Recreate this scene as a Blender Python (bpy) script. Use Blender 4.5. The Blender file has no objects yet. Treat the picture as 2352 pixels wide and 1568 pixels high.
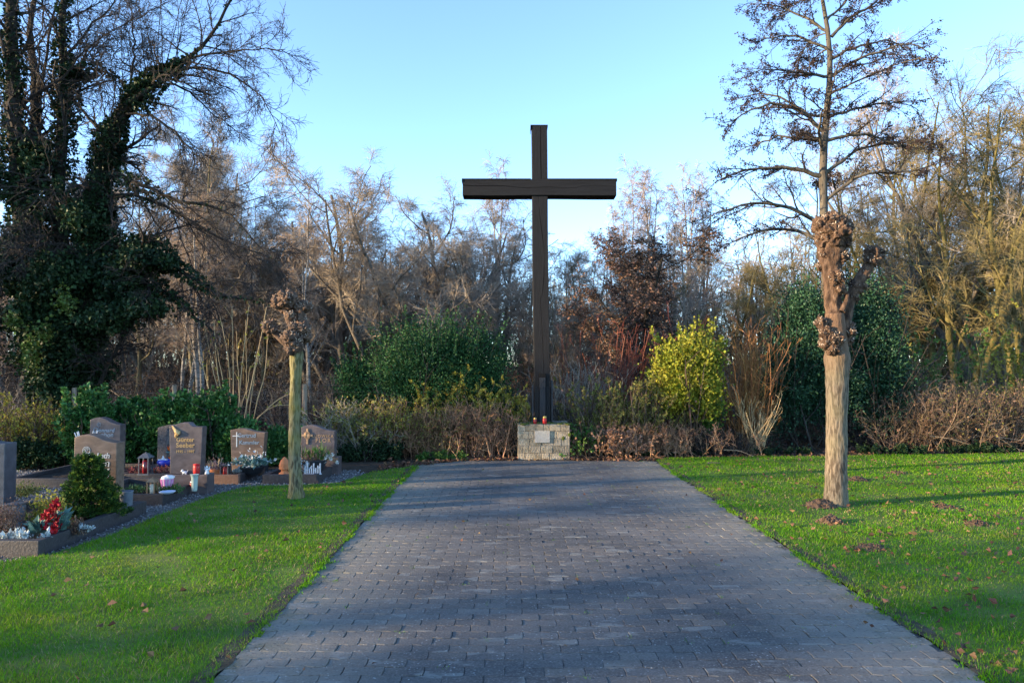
import bpy, bmesh, math, random
import numpy as np
from mathutils import Vector, Matrix, noise as mnoise

C = bpy.context.scene
COL = C.collection
rnd = random.Random(5)

# ------------------------------------------------------------------ camera
F, CX, CY, HZ, CAMH = 1698.7, 1176.0, 784.0, 840.0, 1.7      # pixel units of a 2352 x 1568 view
PITCH = math.atan((HZ - CY) / F)
cam = bpy.data.cameras.new('camera'); cam.lens = 26; cam.sensor_width = 36
cam.clip_start = 0.05; cam.clip_end = 3000
camo = bpy.data.objects.new('camera', cam); COL.objects.link(camo)
camo.location = (0, 0, CAMH); camo.rotation_euler = (math.pi/2 + PITCH, 0, 0)
C.camera = camo

# ------------------------------------------------------------------ sky, sun, exposure
SUN_EL, SUN_AZ = math.radians(9.5), math.radians(253)
w = bpy.data.worlds.new('World'); C.world = w; w.use_nodes = True
wn = w.node_tree
sky = wn.nodes.new('ShaderNodeTexSky'); sky.sky_type = 'NISHITA'; sky.sun_disc = False
sky.sun_elevation = SUN_EL; sky.sun_rotation = SUN_AZ
sky.ozone_density = 1.9; sky.dust_density = 0.0; sky.air_density = 0.62; sky.altitude = 60
bg = wn.nodes['Background']; bg.inputs[1].default_value = 0.15
wn.links.new(sky.outputs[0], bg.inputs[0])
sun = bpy.data.lights.new('sun', 'SUN'); sun.energy = 3.4; sun.angle = math.radians(0.6); sun.color = (1.0, 0.74, 0.44)
suno = bpy.data.objects.new('sun', sun); COL.objects.link(suno)
SDIR = Vector((-math.sin(SUN_AZ)*math.cos(SUN_EL), -math.cos(SUN_AZ)*math.cos(SUN_EL), -math.sin(SUN_EL)))
suno.rotation_euler = SDIR.to_track_quat('-Z', 'Y').to_euler(); suno.location = (-20, -20, 15)
C.view_settings.view_transform = 'Standard'; C.view_settings.look = 'None'
C.view_settings.exposure = 2.34; C.view_settings.gamma = 1
C.view_settings.use_curve_mapping = False
C.render.engine = 'CYCLES'
C.cycles.max_bounces = 6; C.cycles.diffuse_bounces = 3; C.cycles.transmission_bounces = 4

def at(px, py, Y):
    dx, dy = (px - CX)/F, (CY - py)/F
    d = Vector((dx, math.cos(PITCH) - dy*math.sin(PITCH), math.sin(PITCH) + dy*math.cos(PITCH)))
    return Vector((0, 0, CAMH)) + d*(Y/d.y)
def ground(px, py, z=0.0):
    dx, dy = (px - CX)/F, (CY - py)/F
    d = Vector((dx, math.cos(PITCH) - dy*math.sin(PITCH), math.sin(PITCH) + dy*math.cos(PITCH)))
    return Vector((0, 0, CAMH)) + d*((z - CAMH)/d.z)

# ------------------------------------------------------------------ tagging
def tag(o, label=None, cat=None, group=None, kind=None):
    if label: o['label'] = label
    if cat: o['category'] = cat
    if group: o['group'] = group
    if kind: o['kind'] = kind
    return o
def empty(name, loc, label, cat, group=None, rz=0):
    o = bpy.data.objects.new(name, None); COL.objects.link(o)
    o.location = loc; o.rotation_euler = (0, 0, rz); o.empty_display_size = 0.2
    return tag(o, label, cat, group)
def link(name, me, parent=None, loc=(0, 0, 0), rot=(0, 0, 0)):
    o = bpy.data.objects.new(name, me); COL.objects.link(o)
    o.location = loc; o.rotation_euler = rot
    if parent is not None: o.parent = parent
    return o
def dup(root, loc, rz, sc, label, group=None):
    r = root.copy(); COL.objects.link(r); r.location = loc; r.rotation_euler = (0, 0, rz)
    r.scale = sc if isinstance(sc, (tuple, list)) else (sc, sc, sc)
    r['label'] = label
    if group: r['group'] = group
    for ch in list(root.children):
        c = ch.copy(); COL.objects.link(c); c.parent = r
        for g in list(ch.children):
            k = g.copy(); COL.objects.link(k); k.parent = c
    return r

# ------------------------------------------------------------------ mesh builder (numpy)
class MB:
    def __init__(s): s.v = []; s.f = {3: [], 4: []}; s.n = 0; s.mi = {3: [], 4: []}; s.p = []; s.pm = []
    def add(s, v, q=None, t=None, mi=0):
        v = np.asarray(v, dtype=np.float64).reshape(-1, 3)
        for k, a in ((4, q), (3, t)):
            if a is not None and len(a):
                a = np.asarray(a, dtype=np.int64).reshape(-1, k)
                s.f[k].append(a + s.n); s.mi[k].append(np.full(len(a), mi))
        s.v.append(v); s.n += len(v)
    def poly(s, v, polys, mi=0):
        s.v.append(np.asarray(v, dtype=np.float64).reshape(-1, 3))
        for p in polys: s.p.append([i + s.n for i in p]); s.pm.append(mi)
        s.n += len(v)
    def bm(s, bm, mat=None, mi=0):
        bm.verts.index_update()
        v = [(mat @ x.co if mat else x.co)[:] for x in bm.verts]
        s.poly(v, [[x.index for x in f.verts] for f in bm.faces], mi); bm.free()
    def join(s, o, mi=0):
        s.v += o.v
        for k in (3, 4): s.f[k] += [a + s.n for a in o.f[k]]; s.mi[k] += [np.full(len(a), mi) for a in o.f[k]]
        s.p += [[i + s.n for i in p] for p in o.p]; s.pm += [mi]*len(o.p); s.n += o.n
    def mesh(s, name, mats, smooth=False):
        me = bpy.data.meshes.new(name)
        V = np.concatenate(s.v) if s.v else np.zeros((0, 3))
        loops, starts, tot, mi = [], [], [], []; c = 0
        for k in (3, 4):
            if s.f[k]:
                a = np.concatenate(s.f[k]); loops.append(a.ravel())
                starts.append(c + np.arange(len(a))*k); tot.append(np.full(len(a), k)); c += a.size
                mi.append(np.concatenate(s.mi[k]))
        if s.p:
            ln = np.array([len(p) for p in s.p]); loops.append(np.concatenate([np.array(p) for p in s.p]))
            starts.append(c + np.concatenate([[0], np.cumsum(ln)[:-1]])); tot.append(ln); mi.append(np.array(s.pm))
        L = np.concatenate(loops); S = np.concatenate(starts); T = np.concatenate(tot); MI = np.concatenate(mi)
        me.vertices.add(len(V)); me.vertices.foreach_set('co', V.astype(np.float32).ravel())
        me.loops.add(len(L)); me.loops.foreach_set('vertex_index', L.astype(np.int32))
        me.polygons.add(len(S)); me.polygons.foreach_set('loop_start', S.astype(np.int32))
        me.polygons.foreach_set('loop_total', T.astype(np.int32))
        me.polygons.foreach_set('material_index', MI.astype(np.int32))
        me.polygons.foreach_set('use_smooth', np.full(len(S), smooth))
        for m in (mats if isinstance(mats, (list, tuple)) else [mats]): me.materials.append(m)
        me.update(calc_edges=True)
        return me
    def obj(s, name, mats, parent=None, smooth=False, loc=(0, 0, 0), rot=(0, 0, 0)):
        return link(name, s.mesh(name, mats, smooth), parent, loc, rot)

def nrm(a):
    return a/np.maximum(np.linalg.norm(a, axis=-1, keepdims=True), 1e-9)
def tubes(mb, P, R, sides, mi=0, cap=True):
    """P (N,n,3) polylines, R (N,n) radii"""
    P = np.asarray(P, float); R = np.asarray(R, float)
    N, n, _ = P.shape
    if N == 0: return
    T = np.gradient(P, axis=1); T = nrm(T)
    ref = np.zeros((N, 1, 3)); m = np.abs(nrm(P[:, -1] - P[:, 0])[:, 2]) > 0.8
    ref[m, 0, 0] = 1; ref[~m, 0, 2] = 1
    U = nrm(np.cross(T, np.broadcast_to(ref, T.shape))); W = np.cross(T, U)
    a = np.arange(sides)*2*math.pi/sides
    V = P[:, :, None, :] + R[:, :, None, None]*(U[:, :, None, :]*np.cos(a)[None, None, :, None] + W[:, :, None, :]*np.sin(a)[None, None, :, None])
    idx = np.arange(N*n*sides).reshape(N, n, sides)
    j = np.arange(sides); j2 = (j + 1) % sides
    q = np.stack([idx[:, :-1][:, :, j], idx[:, :-1][:, :, j2], idx[:, 1:][:, :, j2], idx[:, 1:][:, :, j]], -1)
    mb.add(V, q=q.reshape(-1, 4), mi=mi)
def leaves(mb, pos, axis, size, ratio, rng, mi=0, fold=0.15, up=0.0):
    """diamond leaf per position; axis = direction of the midrib"""
    N = len(pos)
    if N == 0: return
    axis = nrm(axis); r = rng.normal(size=(N, 3)); r[:, 2] *= (1 - up)
    side = nrm(np.cross(axis, r)); nn = np.cross(side, axis)
    s = (size*np.ones(N))[:, None]; mid = pos + axis*s*0.45
    V = np.stack([pos, mid + side*s*ratio + nn*s*fold, pos + axis*s, mid - side*s*ratio + nn*s*fold], 1)
    i = np.arange(N)*4
    mb.add(V, q=np.stack([i, i+1, i+2, i+3], 1), mi=mi)

# ------------------------------------------------------------------ branching
def turn(D, ang, rng, az=None):
    r = rng.normal(size=D.shape); p = nrm(np.cross(D, r))
    return nrm(D*np.cos(ang)[:, None] + p*np.sin(ang)[:, None])
def polyl(start, D, L, n, wob, rng, trop=(0, 0, 1), tw=0.0):
    P = [start]; d = nrm(D); st = (L/(n-1))[:, None]; tr = np.array(trop)
    for i in range(n-1):
        d = nrm(d + rng.normal(size=d.shape)*wob + tr*tw); P.append(P[-1] + d*st)
    return np.stack(P, 1)
def plen(P): return np.linalg.norm(np.diff(P, axis=1), axis=2).sum(1)
def sample(P, R, idx, t):
    n = P.shape[1]; f = t*(n-1); i = np.clip(f.astype(int), 0, n-2); u = (f - i)[:, None]
    a, b = P[idx, i], P[idx, i+1]
    return a*(1-u) + b*u, nrm(b - a), R[idx, i]*(1-u[:, 0]) + R[idx, i+1]*u[:, 0]
def spawn(P, R, per, t0, t1, ang, asd, lr, lk, n, wob, rr, rmin, rng, trop=(0, 0, 1), tw=0.0, lmin=0.05, tip=0.35, horiz=0):
    N = P.shape[0]; idx = np.repeat(np.arange(N), per)
    t = (np.tile(np.arange(per), N) + rng.random(N*per))/per; t = t0 + (t1 - t0)*t
    pos, tan, rad = sample(P, R, idx, t)
    L = plen(P)[idx]*lr*(1 - lk*t)*rng.uniform(0.6, 1.25, N*per); L = np.maximum(L, lmin)
    D = turn(tan, np.radians(rng.normal(ang, asd, N*per)), rng)
    if horiz: D[:, 2] *= (1 - horiz); D = nrm(D)
    Q = polyl(pos, D, L, n, wob, rng, trop, tw)
    r0 = np.maximum(rad*rr, rmin); f = np.linspace(1, tip, n)
    return Q, np.maximum(r0[:, None]*f[None], rmin*0.75)

# ------------------------------------------------------------------ materials
def newmat(name):
    m = bpy.data.materials.new(name); m.use_nodes = True
    nt = m.node_tree; return m, nt, nt.nodes['Principled BSDF']
def mat(name, stops, scale=5.0, rough=0.8, bump=0.0, bscale=None, isl=0.0, spec=0.25, transl=0.0, stretch=(1, 1, 1), detail=5, metal=0.0, hue=0.0, dist=0.0, emit=None):
    """noise driven colour ramp; isl = brightness variation per island, hue likewise"""
    m, nt, p = newmat(name); N, K = nt.nodes.new, nt.links.new
    tc = N('ShaderNodeTexCoord'); mp = N('ShaderNodeMapping'); mp.inputs['Scale'].default_value = stretch
    K(tc.outputs['Object'], mp.inputs[0])
    nz = N('ShaderNodeTexNoise'); nz.inputs['Scale'].default_value = scale; nz.inputs['Detail'].default_value = detail
    nz.inputs['Distortion'].default_value = dist
    K(mp.outputs[0], nz.inputs['Vector'])
    cr = N('ShaderNodeValToRGB'); e = cr.color_ramp.elements
    stops = [(0.3 + 0.4*i/max(1, len(stops)-1), c) if len(c) == 3 else c for i, c in enumerate(stops)]
    while len(e) < len(stops): e.new(0.5)
    for i, (pos, c) in enumerate(stops): e[i].position = pos; e[i].color = (*c, 1)
    K(nz.outputs['Fac'], cr.inputs[0]); col = cr.outputs[0]
    if isl or hue:
        g = N('ShaderNodeNewGeometry'); hs = N('ShaderNodeHueSaturation')
        ma = N('ShaderNodeMapRange'); ma.inputs[3].default_value = 1 - isl; ma.inputs[4].default_value = 1 + isl
        K(g.outputs['Random Per Island'], ma.inputs[0]); K(ma.outputs[0], hs.inputs['Value'])
        if hue:
            mm = N('ShaderNodeMath'); mm.operation = 'MULTIPLY'; mm.inputs[1].default_value = 7.31
            fr = N('ShaderNodeMath'); fr.operation = 'FRACT'
            mh = N('ShaderNodeMapRange'); mh.inputs[3].default_value = 0.5 - hue; mh.inputs[4].default_value = 0.5 + hue
            K(g.outputs['Random Per Island'], mm.inputs[0]); K(mm.outputs[0], fr.inputs[0]); K(fr.outputs[0], mh.inputs[0]); K(mh.outputs[0], hs.inputs['Hue'])
        K(col, hs.inputs['Color']); col = hs.outputs[0]
    K(col, p.inputs['Base Color'])
    p.inputs['Roughness'].default_value = rough; p.inputs['Specular IOR Level'].default_value = spec; p.inputs['Metallic'].default_value = metal
    if emit: p.inputs['Emission Color'].default_value = (*emit[0], 1); p.inputs['Emission Strength'].default_value = emit[1]
    if bump:
        bn = nz
        if bscale:
            bn = N('ShaderNodeTexNoise'); bn.inputs['Scale'].default_value = bscale; bn.inputs['Detail'].default_value = 6
            K(mp.outputs[0], bn.inputs['Vector'])
        b = N('ShaderNodeBump'); b.inputs['Strength'].default_value = bump; b.inputs['Distance'].default_value = 0.02
        K(bn.outputs['Fac'], b.inputs['Height']); K(b.outputs[0], p.inputs['Normal'])
    if transl:
        tb = N('ShaderNodeBsdfTranslucent'); mx = N('ShaderNodeMixShader'); mx.inputs[0].default_value = transl
        K(col, tb.inputs['Color']); K(p.outputs[0], mx.inputs[1]); K(tb.outputs[0], mx.inputs[2])
        K(mx.outputs[0], nt.nodes['Material Output'].inputs[0])
    return m

M = {}
M['soil'] = mat('forest_soil', [(0.025, 0.019, 0.013), (0.07, 0.05, 0.032)], 3, 0.95, 0.6, 30)
M['grave_soil'] = mat('grave_soil', [(0.012, 0.010, 0.008), (0.035, 0.027, 0.02)], 12, 0.95, 0.8, 60)
M['bed_soil'] = mat('bed_soil', [(0.03, 0.022, 0.015), (0.08, 0.055, 0.035)], 6, 0.95, 0.8, 50)
M['gravel_base'] = mat('gravel_base', [(0.05, 0.047, 0.045), (0.2, 0.19, 0.18)], 60, 0.95, 1.0, 90)
M['pebble'] = mat('pebble', [(0.10, 0.10, 0.105), (0.26, 0.255, 0.25)], 9, 0.85, isl=0.55, hue=0.03)
M['lawn'] = mat('lawn', [(0.05, 0.085, 0.012), (0.085, 0.15, 0.02), (0.12, 0.15, 0.035)], 2.2, 0.95, 0.6, 60)
M['blade'] = mat('grass_blade', [(0.3, (0.065, 0.20, 0.010)), (0.48, (0.115, 0.285, 0.012)), (0.64, (0.17, 0.29, 0.02)), (0.76, (0.24, 0.26, 0.045))], 1.3, 0.6, isl=0.25, hue=0.02, spec=0.04, transl=0.4)
M['verge'] = mat('verge_soil', [(0.045, 0.036, 0.024), (0.10, 0.085, 0.055)], 9, 0.95, 0.8, 60)
M['straw'] = mat('straw_blade', [(0.20, 0.17, 0.07), (0.33, 0.27, 0.13)], 2, 0.7, isl=0.4, transl=0.25)
M['dead_leaf'] = mat('dead_leaf', [(0.055, 0.032, 0.02), (0.19, 0.105, 0.06)], 3, 0.8, isl=0.5, hue=0.03, transl=0.1)
M['mole'] = mat('molehill_earth', [(0.065, 0.042, 0.028), (0.13, 0.085, 0.058)], 14, 0.95, 1.0, 40)
M['black_wood'] = mat('black_stained_wood', [(0.006, 0.006, 0.0065), (0.0125, 0.0125, 0.0135)], 4, 0.65, 0.25, 10, stretch=(16, 16, 0.4), spec=0.2)
M['black_wood_h'] = mat('black_stained_wood_level', [(0.006, 0.006, 0.0065), (0.0125, 0.0125, 0.0135)], 4, 0.65, 0.25, 10, stretch=(0.4, 16, 16), spec=0.2)
M['near_black'] = mat('near_black', [(0.004, 0.004, 0.004), (0.006, 0.006, 0.006)], 4, 0.9)
M['dark_metal'] = mat('dark_sheet_metal', [(0.03, 0.03, 0.035), (0.05, 0.05, 0.055)], 4, 0.45, metal=0.6)
M['steel'] = mat('grey_painted_steel', [(0.016, 0.017, 0.02), (0.027, 0.029, 0.033)], 3, 0.6, spec=0.2)
M['block'] = mat('limestone_block', [(0.16, 0.132, 0.088), (0.30, 0.25, 0.175), (0.40, 0.335, 0.245)], 9, 0.92, 0.9, 35, isl=0.22, hue=0.004, spec=0.1)
M['mortar'] = mat('mortar', [(0.14, 0.12, 0.095), (0.22, 0.195, 0.155)], 14, 0.95, 0.6, 60)
M['plaque'] = mat('sandstone_plaque', [(0.33, 0.30, 0.25), (0.42, 0.385, 0.33)], 14, 0.85, 0.3, 60)
M['moss'] = mat('moss', [(0.05, 0.065, 0.008), (0.10, 0.12, 0.02)], 20, 0.95, 1.0, 60)
M['kerb'] = mat('dark_granite_kerb', [(0.026, 0.025, 0.028), (0.052, 0.048, 0.05)], 30, 0.6, 0.3, 50, spec=0.35)
M['kerb_red'] = mat('reddish_granite_kerb', [(0.14, 0.075, 0.05), (0.20, 0.12, 0.085)], 30, 0.6, 0.3, 50)
M['gran_brown'] = mat('brown_granite', [(0.10, 0.064, 0.045), (0.21, 0.14, 0.10)], 6, 0.45, 0.2, 40, spec=0.4, stretch=(0.6, 1, 2), dist=1.2)
M['gran_rose'] = mat('rose_granite', [(0.06, 0.048, 0.05), (0.12, 0.097, 0.097)], 8, 0.42, 0.15, 40, spec=0.4, stretch=(1, 1, 1.5), dist=0.8)
M['gran_grey'] = mat('grey_granite', [(0.05, 0.055, 0.065), (0.09, 0.095, 0.11)], 10, 0.42, 0.15, 40, spec=0.4)
M['gran_rough'] = mat('rough_granite', [(0.06, 0.055, 0.055), (0.13, 0.115, 0.11)], 25, 0.8, 0.8, 60)
M['gold'] = mat('gilt_lettering', [(0.46, 0.30, 0.12), (0.60, 0.41, 0.19)], 9, 0.4, metal=0.35)
M['pale_letter'] = mat('pale_lettering', [(0.55, 0.53, 0.48), (0.66, 0.64, 0.6)], 9, 0.5)
M['blue_letter'] = mat('bluish_lettering', [(0.20, 0.25, 0.30), (0.28, 0.33, 0.38)], 9, 0.5)
M['bronze'] = mat('bronze', [(0.32, 0.20, 0.11), (0.44, 0.29, 0.17)], 20, 0.5, metal=0.4)
M['red'] = mat('red_plastic', [(0.42, 0.012, 0.012), (0.50, 0.02, 0.02)], 5, 0.35, spec=0.5)
M['dark_red'] = mat('dark_red_glass', [(0.22, 0.008, 0.012), (0.28, 0.012, 0.016)], 5, 0.25, spec=0.6)
M['goldlid'] = mat('gold_lid', [(0.62, 0.42, 0.10), (0.75, 0.55, 0.2)], 9, 0.35, metal=0.7)
M['white'] = mat('white_ceramic', [(0.66, 0.67, 0.68), (0.75, 0.75, 0.75)], 5, 0.35)
M['paleteal'] = mat('pale_teal_vase', [(0.36, 0.46, 0.42), (0.42, 0.52, 0.47)], 5, 0.4)
M['bluewhite'] = mat('bluish_white', [(0.42, 0.55, 0.72), (0.55, 0.66, 0.78)], 5, 0.4)
M['pink'] = mat('pink_foil', [(0.62, 0.16, 0.45), (0.70, 0.26, 0.55)], 8, 0.4)
M['pinkpale'] = mat('pale_pink_foil', [(0.62, 0.42, 0.58), (0.70, 0.52, 0.66)], 12, 0.4)
M['terracotta'] = mat('terracotta', [(0.42, 0.15, 0.06), (0.52, 0.20, 0.09)], 12, 0.85, 0.3, 40)
M['darkpot'] = mat('dark_pot', [(0.022, 0.026, 0.033), (0.035, 0.04, 0.05)], 8, 0.5)
M['greypot'] = mat('grey_vase', [(0.10, 0.12, 0.145), (0.15, 0.17, 0.20)], 12, 0.6, 0.2, 40)
M['lantern'] = mat('lantern_metal', [(0.10, 0.10, 0.105), (0.16, 0.16, 0.16)], 9, 0.45, metal=0.5)
M['brass'] = mat('brass_lantern', [(0.22, 0.15, 0.085), (0.30, 0.21, 0.13)], 9, 0.45, metal=0.5)
M['wax'] = mat('candle_wax', [(0.62, 0.58, 0.46), (0.7, 0.66, 0.55)], 9, 0.5)
M['silver'] = mat('silver_letters', [(0.40, 0.44, 0.50), (0.58, 0.61, 0.66)], 12, 0.4, metal=0.2)
M['blue'] = mat('deep_blue_glaze', [(0.02, 0.03, 0.30), (0.03, 0.05, 0.38)], 5, 0.4)
M['orange'] = mat('orange_petal', [(0.62, 0.07, 0.01), (0.72, 0.16, 0.02)], 9, 0.5, isl=0.3)
M['yellow'] = mat('yellow_petal', [(0.65, 0.42, 0.03), (0.75, 0.52, 0.08)], 9, 0.5, isl=0.3)
M['redleaf'] = mat('red_bract', [(0.20, 0.005, 0.012), (0.36, 0.012, 0.02)], 20, 0.6, isl=0.4, transl=0.1)
M['heather'] = mat('red_heather', [(0.14, 0.035, 0.035), (0.26, 0.07, 0.06)], 20, 0.8, isl=0.5, hue=0.02)
M['heather_pale'] = mat('pale_heather', [(0.16, 0.10, 0.11), (0.3, 0.21, 0.2)], 20, 0.8, isl=0.5, hue=0.02)
M['silverleaf'] = mat('silver_leaf', [(0.32, 0.38, 0.39), (0.48, 0.53, 0.54)], 20, 0.7, isl=0.3, transl=0.1)
M['bluegreen'] = mat('blue_green_leaf', [(0.07, 0.15, 0.13), (0.12, 0.21, 0.19)], 12, 0.5, isl=0.3, transl=0.1)
M['conifer'] = mat('dwarf_conifer', [(0.014, 0.04, 0.010), (0.045, 0.10, 0.016)], 6, 0.7, isl=0.5, hue=0.02, transl=0.1)
M['conifer_tip'] = mat('conifer_golden_lit_tip', [(0.10, 0.16, 0.015), (0.16, 0.21, 0.03)], 6, 0.7, isl=0.4, transl=0.15)  # golden tip colour, also paints in sunlight on the conifer
M['sprig'] = mat('fir_sprig', [(0.03, 0.08, 0.02), (0.07, 0.14, 0.04)], 10, 0.6, isl=0.4)
M['petal'] = mat('white_petal', [(0.6, 0.62, 0.58), (0.74, 0.74, 0.7)], 10, 0.5, isl=0.15, transl=0.15)
M['bark_olive'] = mat('bark_olive', [(0.07, 0.06, 0.035), (0.18, 0.155, 0.085)], 5, 0.9, 0.8, 12, stretch=(3, 3, 0.7))
M['bark_grey'] = mat('bark_grey', [(0.06, 0.052, 0.044), (0.16, 0.14, 0.115)], 5, 0.9, 0.8, 12, stretch=(3, 3, 0.7))
M['bark_moss'] = mat('bark_mossy', [(0.055, 0.05, 0.014), (0.15, 0.125, 0.045)], 2.5, 0.9, 0.8, 12, stretch=(2, 2, 0.7))
M['bark_dark'] = mat('bark_dark', [(0.014, 0.012, 0.010), (0.038, 0.032, 0.025)], 5, 0.9, 0.6, 14, stretch=(3, 3, 0.7))
M['bark_alder'] = mat('bark_alder', [(0.04, 0.033, 0.026), (0.12, 0.105, 0.08)], 4, 0.9, 0.8, 14, stretch=(3, 3, 0.7))
M['birch'] = mat('birch_bark', [(0.34, (0.05, 0.045, 0.04)), (0.46, (0.26, 0.245, 0.22)), (0.75, (0.42, 0.39, 0.35))], 5, 0.8, 0.3, 12, stretch=(1, 1, 5))
M['twig_grey'] = mat('twig_grey', [(0.21, 0.175, 0.135), (0.34, 0.29, 0.23)], 2, 0.85, isl=0.3, hue=0.01)
M['twig_red'] = mat('twig_reddish', [(0.22, 0.165, 0.12), (0.34, 0.26, 0.195)], 2, 0.85, isl=0.3, hue=0.01)
M['twig_olive'] = mat('twig_olive', [(0.12, 0.098, 0.045), (0.23, 0.19, 0.085)], 2, 0.85, isl=0.35, hue=0.015)
M['twig_tan'] = mat('twig_tan', [(0.10, 0.068, 0.045), (0.21, 0.145, 0.095)], 2, 0.85, isl=0.5, hue=0.02)
M['twig_dark'] = mat('twig_dark', [(0.022, 0.018, 0.016), (0.05, 0.042, 0.036)], 2, 0.85, isl=0.3)
M['twig_brown'] = mat('twig_brown', [(0.055, 0.038, 0.028), (0.12, 0.08, 0.055)], 2, 0.85, isl=0.5, hue=0.02)
M['stem_red'] = mat('dogwood_red_stem', [(0.13, 0.035, 0.02), (0.22, 0.065, 0.035)], 2, 0.6, isl=0.4, hue=0.01)
M['stem_orange'] = mat('willow_orange_stem', [(0.20, 0.085, 0.03), (0.32, 0.15, 0.05)], 2, 0.6, isl=0.4, hue=0.015)
M['stem_russet'] = mat('russet_twigs', [(0.17, 0.09, 0.05), (0.34, 0.20, 0.115)], 2, 0.8, isl=0.45, hue=0.015)
M['stem_tan'] = mat('tan_stem', [(0.30, 0.21, 0.11), (0.48, 0.36, 0.19)], 2, 0.7, isl=0.3)
M['ivy'] = mat('ivy_leaf', [(0.008, 0.022, 0.010), (0.028, 0.055, 0.020)], 1.2, 0.5, isl=0.5, hue=0.015, spec=0.15, transl=0.06)
M['ivy_lit'] = mat('ivy_leaf_sunlit', [(0.05, 0.09, 0.015), (0.10, 0.14, 0.03)], 1.2, 0.45, isl=0.5, hue=0.015, transl=0.15)  # brighter copy of the ivy colour, sunlight painted into it
M['evergreen'] = mat('evergreen_leaf', [(0.016, 0.06, 0.019), (0.046, 0.12, 0.036)], 1.5, 0.5, isl=0.5, hue=0.015, spec=0.18, transl=0.12)
M['holly'] = mat('holly_leaf', [(0.012, 0.042, 0.022), (0.034, 0.085, 0.04)], 1.5, 0.45, isl=0.5, hue=0.012, spec=0.2, transl=0.06)
M['laurel'] = mat('laurel_leaf', [(0.026, 0.09, 0.022), (0.08, 0.19, 0.045)], 1.5, 0.45, isl=0.5, hue=0.015, spec=0.22, transl=0.12)
M['yellow_leaf'] = mat('golden_privet_leaf', [(0.16, 0.20, 0.018), (0.33, 0.32, 0.045)], 2.5, 0.55, isl=0.4, hue=0.02, spec=0.15, transl=0.3)
M['yg_leaf'] = mat('yellow_green_leaf', [(0.20, 0.205, 0.025), (0.36, 0.30, 0.055)], 2.5, 0.55, isl=0.5, hue=0.03, transl=0.25)
M['olive_leaf'] = mat('olive_leaf', [(0.12, 0.135, 0.03), (0.25, 0.22, 0.055)], 2.5, 0.6, isl=0.5, hue=0.03, transl=0.2)
M['green_leaf'] = mat('mid_green_leaf', [(0.05, 0.12, 0.02), (0.10, 0.18, 0.035)], 2.5, 0.5, isl=0.45, hue=0.02, transl=0.25)
M['brown_leaf'] = mat('withered_brown_leaf', [(0.15, 0.085, 0.058), (0.30, 0.18, 0.12)], 2, 0.75, isl=0.5, hue=0.015, transl=0.15)
M['alder_cone'] = mat('alder_cone', [(0.02, 0.013, 0.013), (0.05, 0.032, 0.028)], 2, 0.8, isl=0.5)
M['stub'] = mat('pollard_cut_end', [(0.16, 0.115, 0.085), (0.46, 0.38, 0.30)], 6, 0.85, isl=0.6)
M['stick'] = mat('dry_stick', [(0.16, 0.12, 0.08), (0.30, 0.24, 0.17)], 6, 0.85)
M['fence_wood'] = mat('weathered_fence_wood', [(0.22, 0.17, 0.12), (0.38, 0.30, 0.22)], 6, 0.9, 0.5, 20, stretch=(4, 4, 0.6))
M['wire'] = mat('fence_wire', [(0.18, 0.16, 0.14), (0.25, 0.22, 0.2)], 6, 0.6, metal=0.4)

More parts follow.
